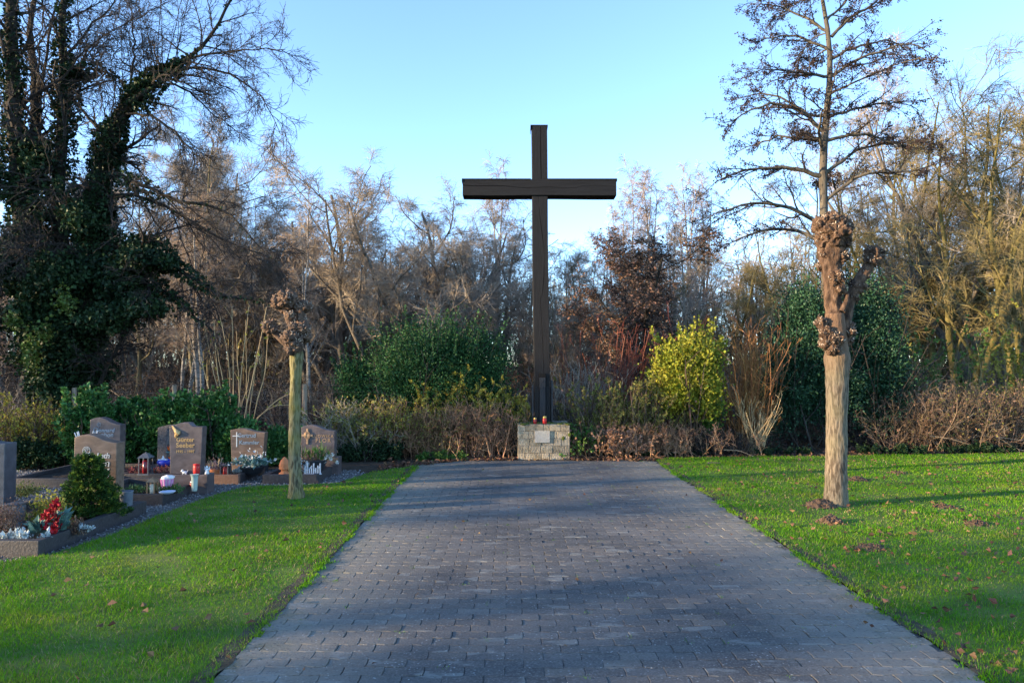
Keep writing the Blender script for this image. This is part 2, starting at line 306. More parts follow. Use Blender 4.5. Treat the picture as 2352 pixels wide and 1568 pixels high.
def paver_material():
    m, nt, p = newmat('concrete_pavers'); N, K = nt.nodes.new, nt.links.new
    tc = N('ShaderNodeTexCoord'); geo = N('ShaderNodeNewGeometry')
    def noise(s, d=5, st=None):
        n = N('ShaderNodeTexNoise'); n.inputs['Scale'].default_value = s; n.inputs['Detail'].default_value = d
        if st:
            mp = N('ShaderNodeMapping'); mp.inputs['Scale'].default_value = st; K(tc.outputs['Object'], mp.inputs[0]); K(mp.outputs[0], n.inputs['Vector'])
        else: K(tc.outputs['Object'], n.inputs['Vector'])
        return n.outputs['Fac']
    def ramp(f, a, b, c0, c1):
        r = N('ShaderNodeValToRGB'); e = r.color_ramp.elements
        e[0].position, e[1].position = a, b; e[0].color = (*c0, 1); e[1].color = (*c1, 1); K(f, r.inputs[0]); return r.outputs[0]
    def mix(f, a, b, mode='MIX'):
        x = N('ShaderNodeMix'); x.data_type = 'RGBA'; x.blend_type = mode
        if isinstance(f, float): x.inputs[0].default_value = f
        else: K(f, x.inputs[0])
        K(a, x.inputs[6])
        if isinstance(b, tuple): x.inputs[7].default_value = (*b, 1)
        else: K(b, x.inputs[7])
        return x.outputs[2]
    def mul(a, b):
        m_ = N('ShaderNodeMath'); m_.operation = 'MULTIPLY'; K(a, m_.inputs[0])
        if isinstance(b, float): m_.inputs[1].default_value = b
        else: K(b, m_.inputs[1])
        return m_.outputs[0]
    W0, W1 = (0,)*3, (1,)*3
    base = ramp(noise(0.75, 8), 0.34, 0.66, (0.050, 0.050, 0.050), (0.118, 0.110, 0.099))
    isl = N('ShaderNodeMapRange'); isl.inputs[3].default_value = 0.82; isl.inputs[4].default_value = 1.2
    K(geo.outputs['Random Per Island'], isl.inputs[0])
    hs = N('ShaderNodeHueSaturation'); K(isl.outputs[0], hs.inputs['Value']); K(base, hs.inputs['Color'])
    c = hs.outputs[0]
    # sandy, mossier margins where nobody walks
    sx = N('ShaderNodeSeparateXYZ'); K(tc.outputs['Object'], sx.inputs[0])
    ab = N('ShaderNodeMath'); ab.operation = 'ABSOLUTE'; K(sx.outputs['X'], ab.inputs[0])
    mr = N('ShaderNodeMapRange'); mr.inputs[1].default_value = 1.05; mr.inputs[2].default_value = 1.95; K(ab.outputs[0], mr.inputs[0])
    c = mix(mul(mr.outputs[0], ramp(noise(1.6, 7), 0.30, 0.52, (0.3,)*3, W1)), c, (0.205, 0.188, 0.15))
    mr2 = N('ShaderNodeMapRange'); mr2.inputs[1].default_value = 1.75; mr2.inputs[2].default_value = 2.12; K(ab.outputs[0], mr2.inputs[0])
    c = mix(mul(mr2.outputs[0], ramp(noise(5, 6), 0.45, 0.6, W0, (0.85,)*3)), c, (0.085, 0.09, 0.045))
    # pale lichen on single blocks, odd light and odd brown blocks
    fr = N('ShaderNodeMath'); fr.operation = 'FRACT'; K(mul(geo.outputs['Random Per Island'], 13.7), fr.inputs[0])
    gate = ramp(fr.outputs[0], 0.70, 0.74, (0.12,)*3, W1)
    c = mix(mul(gate, ramp(noise(7, 6, (0.5, 1.3, 1)), 0.54, 0.61, W0, (0.6,)*3)), c, (0.215, 0.22, 0.20))
    fr2 = N('ShaderNodeMath'); fr2.operation = 'FRACT'; K(mul(geo.outputs['Random Per Island'], 41.3), fr2.inputs[0])
    c = mix(mul(ramp(fr2.outputs[0], 0.80, 0.86, W0, (0.5,)*3), ramp(noise(1.1, 3), 0.4, 0.6, W0, W1)), c, (0.17, 0.145, 0.115))
    # grit and white specks
    vo = N('ShaderNodeTexVoronoi'); vo.inputs['Scale'].default_value = 34; K(tc.outputs['Object'], vo.inputs['Vector'])
    c = mix(mul(ramp(vo.outputs['Distance'], 0.12, 0.24, (0.85,)*3, W0), ramp(noise(9, 4), 0.47, 0.58, W0, W1)), c, (0.36, 0.37, 0.36))
    c = mix(ramp(noise(70, 5), 0.48, 0.68, W0, (0.55,)*3), c, (0.19, 0.185, 0.175))
    c = mix(ramp(noise(45, 4), 0.30, 0.44, (0.6,)*3, W0), c, (0.03, 0.031, 0.034))
    K(c, p.inputs['Base Color'])
    p.inputs['Roughness'].default_value = 0.78; p.inputs['Specular IOR Level'].default_value = 0.35
    b = N('ShaderNodeBump'); b.inputs['Strength'].default_value = 0.55; b.inputs['Distance'].default_value = 0.006
    K(noise(70, 6), b.inputs['Height']); K(b.outputs[0], p.inputs['Normal'])
    return m
M['paver'] = paver_material()

def bark_material(name, stops, mossc, amount, warm=None):
    """furrowed trunk bark with lichen on the weather side and reddish fresh wood high up"""
    m, nt, p = newmat(name); N, K = nt.nodes.new, nt.links.new
    tc = N('ShaderNodeTexCoord'); mp = N('ShaderNodeMapping'); mp.inputs['Scale'].default_value = (20, 20, 4.2); K(tc.outputs['Object'], mp.inputs[0])
    n1 = N('ShaderNodeTexNoise'); n1.inputs['Scale'].default_value = 2.2; n1.inputs['Detail'].default_value = 7; K(mp.outputs[0], n1.inputs['Vector'])
    cr = N('ShaderNodeValToRGB'); e = cr.color_ramp.elements; e[0].position, e[1].position = 0.40, 0.56
    e[0].color, e[1].color = (*stops[0], 1), (*stops[1], 1); K(n1.outputs['Fac'], cr.inputs[0]); c = cr.outputs[0]
    def mixc(fac, a, col):
        x = N('ShaderNodeMix'); x.data_type = 'RGBA'; K(fac, x.inputs[0]); K(a, x.inputs[6]); x.inputs[7].default_value = (*col, 1); return x.outputs[2]
    n2 = N('ShaderNodeTexNoise'); n2.inputs['Scale'].default_value = 3; n2.inputs['Detail'].default_value = 6; K(tc.outputs['Object'], n2.inputs['Vector'])
    r2 = N('ShaderNodeValToRGB'); e = r2.color_ramp.elements; e[0].position, e[1].position = 0.42, 0.66; e[1].color = (amount,)*3 + (1,); K(n2.outputs['Fac'], r2.inputs[0])
    c = mixc(r2.outputs[0], c, mossc)
    if warm:
        sx = N('ShaderNodeSeparateXYZ'); K(tc.outputs['Object'], sx.inputs[0])
        mr = N('ShaderNodeMapRange'); mr.inputs[1].default_value = warm[0]; mr.inputs[2].default_value = warm[1]; K(sx.outputs['Z'], mr.inputs[0])
        c = mixc(mr.outputs[0], c, warm[2])
    K(c, p.inputs['Base Color']); p.inputs['Roughness'].default_value = 0.9; p.inputs['Specular IOR Level'].default_value = 0.2
    b = N('ShaderNodeBump'); b.inputs['Strength'].default_value = 0.9; b.inputs['Distance'].default_value = 0.02
    K(n1.outputs['Fac'], b.inputs['Height']); K(b.outputs[0], p.inputs['Normal'])
    return m
M['pollard_bark_l'] = bark_material('pollard_bark_lichen', ((0.05, 0.045, 0.028), (0.18, 0.165, 0.10)), (0.21, 0.185, 0.045), 0.65)
M['pollard_bark_r'] = bark_material('pollard_bark_pale', ((0.065, 0.05, 0.036), (0.175, 0.142, 0.105)), (0.135, 0.125, 0.075), 0.5, (1.5, 2.02, (0.13, 0.08, 0.05)))
M['knob_wood'] = mat('pollard_knob_wood', [(0.03, 0.018, 0.013), (0.085, 0.052, 0.034), (0.165, 0.105, 0.07)], 9, 0.92, 1.0, 40, stretch=(2.2, 2.2, 1), detail=8)
M['knob_wood_l'] = mat('pollard_knob_wood_dark', [(0.045, 0.03, 0.022), (0.16, 0.105, 0.075)], 16, 0.9, 1.0, 40)

# ================================================================== SETTING
def sheet(name, pts, z, material, sub=None):
    mb = MB(); mb.poly([(p[0], p[1], z) for p in pts], [list(range(len(pts)))])
    return tag(mb.obj(name, material), kind='structure')
sheet('ground', [(-900, -400), (900, -400), (900, 1500), (-900, 1500)], -0.03, M['soil'])
PX0, PX1, PY0, PY1 = -1.62, 2.58, 1.2, 13.45
def inpoly(x, y, poly):
    x = np.asarray(x); y = np.asarray(y); r = np.zeros(x.shape, bool); n = len(poly)
    for i in range(n):
        x0, y0 = poly[i][:2]; x1, y1 = poly[(i+1) % n][:2]
        c = ((y0 > y) != (y1 > y)) & (x < (x1 - x0)*(y - y0)/((y1 - y0) if y1 != y0 else 1e-9) + x0)
        r ^= c
    return r
gpx = [(0, 1292), (120, 1272), (260, 1228), (380, 1178), (500, 1134), (570, 1117), (700, 1114), (780, 1108), (850, 1085), (965, 1068)]
gl = [ground(*p) for p in gpx]
LAWN_L = [(PX0-0.006, 0.6), (PX0-0.006, 13.0)] + [(p.x, p.y) for p in gl[::-1]] + [(-6.2, 6.2), (-9, 6.1), (-9, 0.6)]
rpx = [(1515, 1052), (1700, 1049), (1900, 1047), (2100, 1044), (2352, 1040)]
rl = [ground(*p) for p in rpx]
LAWN_R = [(PX1+0.006, 0.6), (16, 0.6), (16, 14.6)] + [(p.x, p.y) for p in rl[::-1]] + [(PX1+0.006, 13.4)]
def wavy(poly, step, amp, seed):
    r = np.random.default_rng(seed); out = []
    for i in range(len(poly)):
        a = np.array(poly[i][:2]); b = np.array(poly[(i+1) % len(poly)][:2]); n = max(1, int(np.linalg.norm(b-a)/step))
        for k in range(n):
            q = a + (b-a)*k/n; nj = r.normal(size=2)*amp; nj[0] = abs(nj[0])*(-1 if q[0] < 0 else 1); out.append(tuple(q + (nj if k else 0)))
    return out
LAWN_L = wavy(LAWN_L, 0.15, 0.012, 1); LAWN_R = wavy(LAWN_R, 0.15, 0.012, 2)
sheet('lawn', LAWN_L, 0.004, M['lawn']); sheet('lawn', LAWN_R, 0.004, M['lawn'])
GRAVEL = [(-16, 3.0), (-9, 3.0)] + [(gl[0].x - 0.0, gl[0].y - .25)] + [(p.x + .12, p.y - .12) for p in gl[1:-2]] + [(-2.35, 11.9), (-2.5, 12.25), (-16, 12.25)]
sheet('gravel_path', GRAVEL, -0.016, M['gravel_base'])
sheet('planting_bed', [(-16, 12.2), (-2.6, 12.2), (-2.35, 11.8), (-1.4, 12.9), (-1.0, 13.45), (2.6, 13.45), (3.0, 13.2), (16, 14.3), (16, 16.5), (-16, 16.5)], -0.010, M['bed_soil'])

# ---- interlocking pavers
def build_path():
    rng = np.random.default_rng(11); pw, ph, g = 0.225, 0.1125, 0.0018
    a, b = 0.0055, 0.004
    rows = int((PY1 - PY0)/ph); cols = int((PX1 - PX0)/pw) + 2; sw = []
    out = np.array([(-.5, -.5, 1, 0), (-.25, -.5, -1, 0), (0, -.5, 1, 0), (.25, -.5, -1, 0), (.5, -.5, 1, 0), (.5, 0, 0, 1),
                    (.5, .5, 1, 0), (.25, .5, -1, 0), (0, .5, 1, 0), (-.25, .5, -1, 0), (-.5, .5, 1, 0), (-.5, 0, 0, 1)])
    cx, cy = [], []
    for j in range(rows):
        for i in range(-1, cols):
            x = PX0 + (i + 0.5 + 0.5*(j % 2))*pw
            a0, a1 = max(x - pw/2, PX0), min(x + pw/2, PX1)
            if a1 - a0 > 0.05: cx.append((a0+a1)/2); cy.append(PY0 + (j+.5)*ph); sw.append((a1-a0)/pw)
    cx, cy, sw = np.array(cx), np.array(cy), np.array(sw); N = len(cx)
    cxl = cx - 0.5*(PX0+PX1)
    def ring(ins, z):
        ox = out[:, 0]*1.0; oy = out[:, 1]*(ph - 2*g - 2*ins) + out[:, 2]*a
        x = cxl[:, None] + ox[None]*(pw*sw[:, None] - 2*g - 2*ins) + out[None, :, 3]*b; y = cy[:, None] + oy[None]
        zz = z + lift[:, None] + tx[:, None]*ox[None] + ty[:, None]*oy[None]/ph
        return np.stack([x + jx[:, None], y + jy[:, None], zz], -1)
    lift = rng.normal(size=N)*0.0011 + 0.004*np.sin(cx*1.7 + 1)*np.sin(cy*1.1); tx = rng.normal(size=N)*0.0016; ty = rng.normal(size=N)*0.001
    jx, jy = rng.normal(size=N)*0.0012, rng.normal(size=N)*0.0010
    R0, R1, R2 = ring(0.0, -0.03), ring(0.0, -0.003), ring(0.003, 0.0)
    K = 12; V = np.concatenate([R0, R1, R2], 1)
    base = np.arange(N)[:, None]*36; k = np.arange(K); k2 = (k+1) % K
    q = []
    for r in (0, 1):
        q.append(np.stack([base + r*K + k, base + r*K + k2, base + (r+1)*K + k2, base + (r+1)*K + k], -1).reshape(-1, 4))
    mb = MB(); mb.add(V, q=np.concatenate(q))
    for i in range(N): mb.p.append(list(range(i*36 + 24, i*36 + 36))); mb.pm.append(0)
    o = mb.obj('path', M['paver'], loc=(0.5*(PX0+PX1), 0, 0)); tag(o, kind='structure')
build_path()
sheet('sand_bed', [(PX0 - .01, PY0), (PX1 + .01, PY0), (PX1 + .01, PY1), (PX0 - .01, PY1)], -0.0085, M['gravel_base'])

# ---- grass blades, pebbles, fallen leaves (uncountable)
_r = np.random.default_rng(21)
BARE = [(_r.uniform(2.7, 8), _r.uniform(4, 13), _r.uniform(.06, .22)) for _ in range(46)] + [(_r.uniform(-5, -1.8), _r.uniform(4, 11), _r.uniform(.05, .16)) for _ in range(26)]
BARE += [(PX1 + _r.uniform(0, .12), _r.uniform(3.5, 13), _r.uniform(.05, .14)) for _ in range(26)] + [(PX0 - _r.uniform(0, .1), _r.uniform(3.5, 12.5), _r.uniform(.04, .10)) for _ in range(22)]
BARE += [(ground(px, py).x, ground(px, py).y, br) for px, py, br in ((1885, 1163, .34), (1908, 1200, .28), (1968, 1103, .3), (2060, 1087, .25), (2245, 1205, .25), (2000, 1260, .28), (2170, 1165, .25), (681, 1143, .17), (1920, 1160, .3))]
def build_grass():
    rng = np.random.default_rng(3); mb = MB()
    for poly, x0, x1, y0, y1 in ((LAWN_L, -9, PX0 + .05, 3.0, 13.2), (LAWN_R, PX1 - .05, 14.5, 3.0, 15)):
        for ya, yb, dens, wd in ((3.0, 5.5, 5600, .0034), (5.5, 8, 4000, .0045), (8, 11, 2500, .006), (11, 15, 1600, .008)):
            n = int((x1 - x0)*(yb - ya)*dens); x = rng.uniform(x0, x1, n); y = rng.uniform(ya, yb, n)
            ex = 0.028*np.sin(y*9 + x*3)*np.sin(y*4.1) + 0.012
            xs = np.where(x < 0, np.minimum(x + 0, x), x); xin = np.where(np.abs(x - PX0) < .06, x - .05, np.where(np.abs(x - PX1) < .06, x + .05, x))
            k = inpoly(xin, y, poly) & (x < PX0 + ex if x1 <= PX0 + .1 else x > PX1 - ex) & (np.abs(x) < 0.70*y + 2.8); x, y = x[k], y[k]
            pat = np.sin(x*2.3 + np.sin(y*1.9))*np.sin(y*2.1 + np.sin(x*1.3)) + 0.5*np.sin(x*7 + y*5)
            bare = np.zeros(len(x))
            for (bx, by, br) in BARE: bare = np.maximum(bare, np.exp(-((x-bx)**2 + (y-by)**2)/br**2))
            k = rng.random(len(x)) < (0.84 + 0.2*pat)*(1 - .8*bare); x, y, pat = x[k], y[k], pat[k]
            n = len(x)
            # bare scrapes round the molehills and along the path edge
            h = rng.uniform(0.018, 0.036, n)*(1 + .25*pat); az = rng.uniform(0, 2*math.pi, n); lean = rng.uniform(.3, 1.4, n)*h
            d = np.stack([np.cos(az), np.sin(az), 0*az], 1); s = np.stack([-np.sin(az), np.cos(az), 0*az], 1)
            B = np.stack([x, y, np.full(n, 0.002)], 1); W = (wd*rng.uniform(.7, 1.3, n))[:, None]*0.5
            mid = B + d*(lean*.35)[:, None]; mid[:, 2] += h*.6
            tip = B + d*lean[:, None]; tip[:, 2] += h*rng.uniform(.75, 1.05, n)
            V = np.stack([B - s*W, B + s*W, mid + s*W*.8, mid - s*W*.8, tip], 1)
            dry = rng.random(n) < 0.07 + 0.10*np.clip(np.sin(x*1.7 + 2*np.sin(y*.8)) + .2, 0, 1) + .15*bare[k]
            for sel, mi in ((~dry, 0), (dry, 1)):
                i = np.arange(sel.sum())*5; mb.add(V[sel], q=np.stack([i, i+1, i+2, i+3], 1), t=np.stack([i+3, i+2, i+4], 1), mi=mi)
    tag(mb.obj('grass', [M['blade'], M['straw']], smooth=False), kind='stuff')
build_grass()
def strip(name, x0, x1, y0, y1, z):
    n = 90; rr = np.random.default_rng(int(abs(x0)*100)); ys = np.linspace(y0, y1, n)
    pts = [(x0 + rr.normal()*.012, y) for y in ys] + [(x1 + rr.normal()*.012, y) for y in ys[::-1]]
    return sheet(name, pts, z, M['verge'])
strip('verge_soil', PX0 - .11, PX0 + .004, .8, 13.2, 0.0065); strip('verge_soil', PX1 - .004, PX1 + .11, .8, 13.3, 0.0065)
def build_weeds():
    rng = np.random.default_rng(23); mb = MB(); P = []
    for _ in range(1500):                              # ragged tufts leaning over both margins of the paving
        sd = rng.random() < .5; y = rng.uniform(3.2, 13.2); o = abs(rng.normal())*.035
        if math.sin(y*5.1 + sd*2) + math.sin(y*2.3) + rng.normal()*.6 < -.1: continue
        P.append(((PX0 + o - .02) if sd else (PX1 - o + .02), y, .03))
    for _ in range(150):                               # moss and seedlings in the joints
        j = rng.integers(20, 108); i = rng.integers(0, 19); P.append((PX0 + (i + .5*(j % 2))*.225, PY0 + j*.1125 + rng.uniform(-.05, .05), .014))
    for x, y, h in P:
        n = rng.integers(6, 14); b = np.array([x, y, -.002]) + rng.normal(size=(n, 3))*np.array([.016, .02, 0]); ax = rng.normal(size=(n, 3))*.7; ax[:, 2] = np.abs(ax[:, 2]) + .4
        leaves(mb, b, ax, rng.uniform(.5, 1.3, n)*h, .10, rng, fold=.02)
    tag(mb.obj('weeds', M['blade']), kind='stuff')
build_weeds()
def build_pebbles():
    rng = np.random.default_rng(4); n = 26000; x = rng.uniform(-8.5, -1.7, n); y = rng.uniform(5.6, 12.3, n)
    k = inpoly(x, y, GRAVEL) & ~inpoly(x, y, LAWN_L); x, y = x[k], y[k]; n = len(x); r = rng.uniform(.006, .015, n)
    o = np.array([(1, 0, 0), (0, 1, 0), (-1, 0, 0), (0, -1, 0), (0, 0, 1), (0, 0, -1)], float)
    V = np.stack([x, y, -0.012 + r*.3], 1)[:, None] + o[None]*r[:, None, None]*rng.uniform(.6, 1.3, (n, 6, 1))
    i = np.arange(n)*6
    t = np.concatenate([np.stack([i+a, i+b, i+4], 1) for a, b in ((0, 1), (1, 2), (2, 3), (3, 0))] + [np.stack([i+b, i+a, i+5], 1) for a, b in ((0, 1), (1, 2), (2, 3), (3, 0))])
    mb = MB(); mb.add(V, t=t); tag(mb.obj('gravel', M['pebble']), kind='stuff')
build_pebbles()
PL = at(1189, 1000, 13.56).x; PR = at(1309, 1000, 13.56).x
def build_fallen():
    rng = np.random.default_rng(6); mb = MB()
    def put(x, y, z, lo, hi):
        n = len(x); ax = np.stack([rng.normal(size=n), rng.normal(size=n), rng.normal(size=n)*.25], 1)
        s = rng.uniform(lo, hi, n); leaves(mb, np.stack([x, y, np.full(n, z) + rng.uniform(0, .02, n)], 1), ax, s, 0.36, rng, fold=0.18, up=0.0)
    n = 170; x = rng.uniform(-6, PX0, n); y = rng.uniform(3.5, 12, n); k = inpoly(x, y, LAWN_L); put(x[k], y[k], .03, .04, .075)
    n = 1900; x = rng.uniform(PX1, 10, n); y = 3.4 + 10*rng.random(n)**2.6; k = inpoly(x, y, LAWN_R); put(x[k], y[k], .02, .03, .07)
    n = 60; put(rng.uniform(PX0, PX1, n), rng.uniform(3.5, 13.3, n), .01, .02, .045)
    n = 9000; x = rng.uniform(-9, 14, n); y = rng.uniform(12.6, 16.5, n)
    k = ((x > -2.4) & (y > 13.45 - np.clip(-(x+1.0), 0, .8)) ) & (y > 13.3 + np.clip((x-2.6)*.07, 0, .7)) & ~inpoly(x, y, LAWN_L) & ~inpoly(x, y, LAWN_R)
    put(x[k], y[k], -.005, .04, .09)
    n = 5000; x = rng.uniform(-2.2, 12, n); y = 13.3 + np.clip((x-2.6)*.07, 0, .7) + np.abs(rng.normal(size=n))*.30
    y -= np.where(x < -.9, (-.9 - x)*.85, 0); k = ~inpoly(x, y, LAWN_R) & ~inpoly(x, y, LAWN_L) & ((x < PL - .05) | (x > PR + .05)); put(x[k], y[k], .0, .04, .09)
    n = 9000; x = rng.uniform(-22, 26, n); y = rng.uniform(16, 34, n); put(x, y, -.02, .08, .16)
    tag(mb.obj('fallen_leaves', M['dead_leaf']), kind='stuff')
build_fallen()

# ================================================================== CROSS AND PLINTH
def bev_box(x0, x1, y0, y1, z0, z1, bev=0.006, seg=2):
    b = bmesh.new(); bmesh.ops.create_cube(b, size=1)
    for v in b.verts: v.co = ((x0+x1)/2 + v.co.x*(x1-x0), (y0+y1)/2 + v.co.y*(y1-y0), (z0+z1)/2 + v.co.z*(z1-z0))
    if bev: bmesh.ops.bevel(b, geom=list(b.edges), offset=bev, segments=seg, affect='EDGES', profile=0.6)
    return b
def cracked_beam(L, wid, dep, crack, horizontal, lean=0.0):
    """square timber, long axis 0..L, with a drying crack running along its front face; crack(t) -> (offset across, half width) """
    n = 70; V = []; F = []; rg = random.Random(int(L*100))
    for i in range(n+1):
        t = i/n; c, hw = crack(t); wv = 0.004*math.sin(t*9 + L)
        xs = [-wid/2 + wv, c - hw, c, c + hw, wid/2 + wv]
        ring = [(xs[0], dep), (xs[0], 0.006), (xs[0]+.006, 0), (xs[1], 0), (xs[2], min(0.05, hw*8)), (xs[3], 0), (xs[4]-.006, 0), (xs[4], .006), (xs[4], dep)]
        for (x, y) in ring:
            V.append((x + lean*t, y, L*t) if not horizontal else (L*t, y, x))
    m = 9
    for i in range(n):
        for k in range(m):
            q = [i*m + k, i*m + (k+1) % m, (i+1)*m + (k+1) % m, (i+1)*m + k]
            F.append(q if not horizontal else q[::-1])
    F.append(list(range(m))); F.append([n*m + k for k in range(m)][::-1])
    mb = MB(); mb.poly(V, F); return mb
CROSS = at(1246, 965, 14.05)
PZ = at(1246, 974, 13.56).z                                   # top of the plinth
cross = empty('wooden_cross', (CROSS.x, 14.05, PZ - 0.3), 'tall black stained timber cross standing behind the stone plinth', 'cross')
zt = at(1239, 289, 14.05).z - (PZ - 0.3)
def crk_v(t):
    z = t
    if z > .82: return (0.03 - 0.10*(z-.82) + .03*(z > .9)*(z-.9)*6, 0.006)
    if z > .45: return (0.05*math.sin(z*14) + 0.02, 0.0035 + 0.002*math.sin(z*40))
    return (0.01 + 0.03*math.sin(z*9), 0.0028)
cracked_beam(zt, 0.298, 0.29, crk_v, False, -0.055).obj('post', M['black_wood'], cross)
za, zb = at(1100, 447, 13.95).z - cross.location.z, at(1100, 410, 13.95).z - cross.location.z
xl, xr = at(1062, 430, 13.95).x - CROSS.x, at(1417, 430, 13.95).x - CROSS.x
def crk_h(t): return (0.045 - 0.10*min(t, .5) + (.03 if t > .75 else 0) - .01*math.sin(t*20), 0.005*(1-t) + 0.0012)
ar = cracked_beam(xr - xl, zb - za, 0.36, crk_h, True).obj('crossbeam', M['black_wood_h'], cross, loc=(xl, -0.035, (za+zb)/2))
mb = MB(); mb.bm(bev_box(-.16, .16, -.012, .305, zt + .002, zt + .016, .003)); mb.bm(bev_box(-.168, -.16, -.012, .305, zt - .07, zt + .014, .002))
mb.bm(bev_box(.16, .166, -.012, .305, zt - .012, zt + .014, .002))
mb.obj('post_cover', M['dark_metal'], cross, loc=(-0.055, 0, 0))
mb = MB()
mb.bm(bev_box(xl - .012, -.215, -.05, .34, zb + .002, zb + .014, .003)); mb.bm(bev_box(.105, xr + .012, -.05, .34, zb + .002, zb + .014, .003))
mb.bm(bev_box(xl - .016, xl - .006, -.05, .34, zb - .05, zb + .012, .002)); mb.bm(bev_box(xr + .006, xr + .016, -.05, .34, zb - .03, zb + .012, .002))
mb.obj('crossbeam_cover', M['dark_metal'], cross)
z0 = 0.3; zs = at(1246, 888, 13.98).z - cross.location.z; zp = at(1246, 867, 13.98).z - cross.location.z; zh = at(1246, 857, 13.98).z - cross.location.z
mb = MB(); mb.bm(bev_box(-.150, -.062, -.035, 0.0, z0, zs)); mb.bm(bev_box(.062, .150, -.035, 0.0, z0, zs)); mb.obj('side_cleat', M['black_wood'], cross)
mb = MB(); mb.bm(bev_box(-.056, .056, -.06, -.002, z0, zp, .004))
for zz in (zp - .07, zs - .02):
    b = bmesh.new(); bmesh.ops.create_cone(b, cap_ends=True, segments=12, radius1=.016, radius2=.013, depth=.02); mb.bm(b, Matrix.Translation((0, -.065, zz)) @ Matrix.Rotation(math.pi/2, 4, 'X'))
mb.obj('steel_bracket', M['steel'], cross)
mb = MB(); mb.bm(bev_box(-.06, .06, -.05, -.002, zp + .002, zh, .003)); mb.obj('bracket_block', M['near_black'], cross)  # near-black block on top of the bracket
mb = MB(); mb.bm(bev_box(.165, .20, .02, .27, z0, zs + .12, .004)); mb.bm(bev_box(-.20, -.165, .02, .27, z0, zs + .0, .004)); mb.obj('support_flange', M['dark_metal'], cross)

PL = at(1189, 1000, 13.56).x; PR = at(1309, 1000, 13.56).x
plinth = empty('stone_plinth', ((PL+PR)/2, 13.56, -0.02), 'squat plinth of yellowish stone blocks carrying the cross', 'plinth')
hw = (PR - PL)/2; H = PZ + 0.02
mb = MB(); rg = random.Random(8); rows = 5; rh = H/rows
for r in range(rows):
    for face in range(3):
        x = -hw; length = 2*hw if face == 0 else 0.9; pos = 0.0; first = True
        while pos < length - 0.01:
            wd = min(rg.choice([.10, .14, .19, .2, .22]), length - pos)
            if length - pos - wd < .06: wd = length - pos
            p = rg.uniform(-.004, .005); e = .004
            z_0, z_1 = r*rh + e, (r+1)*rh - e
            if face == 0: b = bev_box(-hw + pos + e, -hw + pos + wd - e, -p, .1, z_0, z_1, .008)
            elif face == 1: b = bev_box(-hw - p, -hw + .1, pos + e + .105, pos + wd - e + .105, z_0, z_1, .008)
            else: b = bev_box(hw - .1, hw + p, pos + e + .105, pos + wd - e + .105, z_0, z_1, .008)
            for v in b.verts: v.co += Vector((mnoise.noise(v.co*9 + Vector((r, face, pos))),)*3)*.004
            mb.bm(b); pos += wd
mb.obj('stone_blocks', M['block'], plinth)
mb = MB(); mb.bm(bev_box(-hw + .008, hw - .008, .008, 1.0, 0, H - .006, .004)); mb.obj('mortar_core', M['mortar'], plinth)
q0, q1 = at(1228, 1016, 13.55), at(1263, 989, 13.55)
mb = MB(); mb.bm(bev_box(q0.x - plinth.location.x, q1.x - plinth.location.x, -.028, -.004, q0.z + .02, q1.z + .02, .004)); mb.obj('plaque', M['plaque'], plinth)
mb = MB(); rr = np.random.default_rng(2)
for i in range(60):
    x = rr.uniform(-hw, hw); y = rr.uniform(0, .45); s = rr.uniform(.02, .06)
    if abs(x) < .2 and y < .2: continue
    b = bmesh.new(); bmesh.ops.create_icosphere(b, subdivisions=2, radius=1)
    for v in b.verts: v.co *= 1 + .35*mnoise.noise(v.co*2 + Vector((i, 0, 0)))
    mb.bm(b, Matrix.Translation((x, y, H - .004)) @ Matrix.Diagonal((s, s, s*.3, 1)))
mb.obj('moss_patch', M['moss'], plinth)
for (px, py, s) in ((1308, 998, .028), (1294, 1006, .03), (1309, 1000, .02)):
    q = at(px, py, 13.55); b = bmesh.new(); bmesh.ops.create_icosphere(b, subdivisions=2, radius=1)
    for v in b.verts: v.co *= 1 + .4*mnoise.noise(v.co*2 + Vector((px, 0, 0)))
    mb = MB(); mb.bm(b, Matrix.Translation((q.x - plinth.location.x, 0, q.z + .02)) @ Matrix.Diagonal((s, .012, s*1.3, 1))); mb.obj('moss_patch', M['moss'], plinth)

def lathe(prof, seg=20):
    """prof: list of (r, z) bottom to top -> (verts, polys)"""
    V, P = [], []; n = len(prof)
    for r, z in prof:
        for k in range(seg): a = 2*math.pi*k/seg; V.append((r*math.cos(a), r*math.sin(a), z))
    for i in range(n-1):
        for k in range(seg): k2 = (k+1) % seg; P.append([i*seg+k, i*seg+k2, (i+1)*seg+k2, (i+1)*seg+k])
    P.append([k for k in range(seg)][::-1]); P.append([(n-1)*seg + k for k in range(seg)])
    return V, P
def lobj(name, prof, m, parent, seg=20, loc=(0, 0, 0), smooth=True):
    mb = MB(); V, P = lathe(prof, seg); mb.poly(V, P); o = mb.obj(name, m, parent, smooth, loc)
    return o
def grave_candle(px, py, Y, h, r, label, glass, group=None):
    p = at(px, py, Y); e = empty('grave_candle', (p.x, p.y, PZ), label, 'grave candle', group)
    lobj('glass', [(r*.85, 0), (r, h*.08), (r*1.04, h*.5), (r*.95, h*.66), (r*.8, h*.7)], glass, e)
    lobj('lid', [(r*.9, h*.7), (r*.98, h*.73), (r*.9, h*.82), (r*.95, h*.88), (r*.6, h*.96), (r*.15, h), (r*.08, h*1.03)], M['goldlid'], e)
    return e
grave_candle(1229, 972, 13.66, .118, .031, 'small dark red grave candle on the plinth, left of the brighter one', M['dark_red'])
grave_candle(1251, 972, 13.64, .15, .037, 'taller bright red grave candle with gold lid on the stone plinth', M['red'])

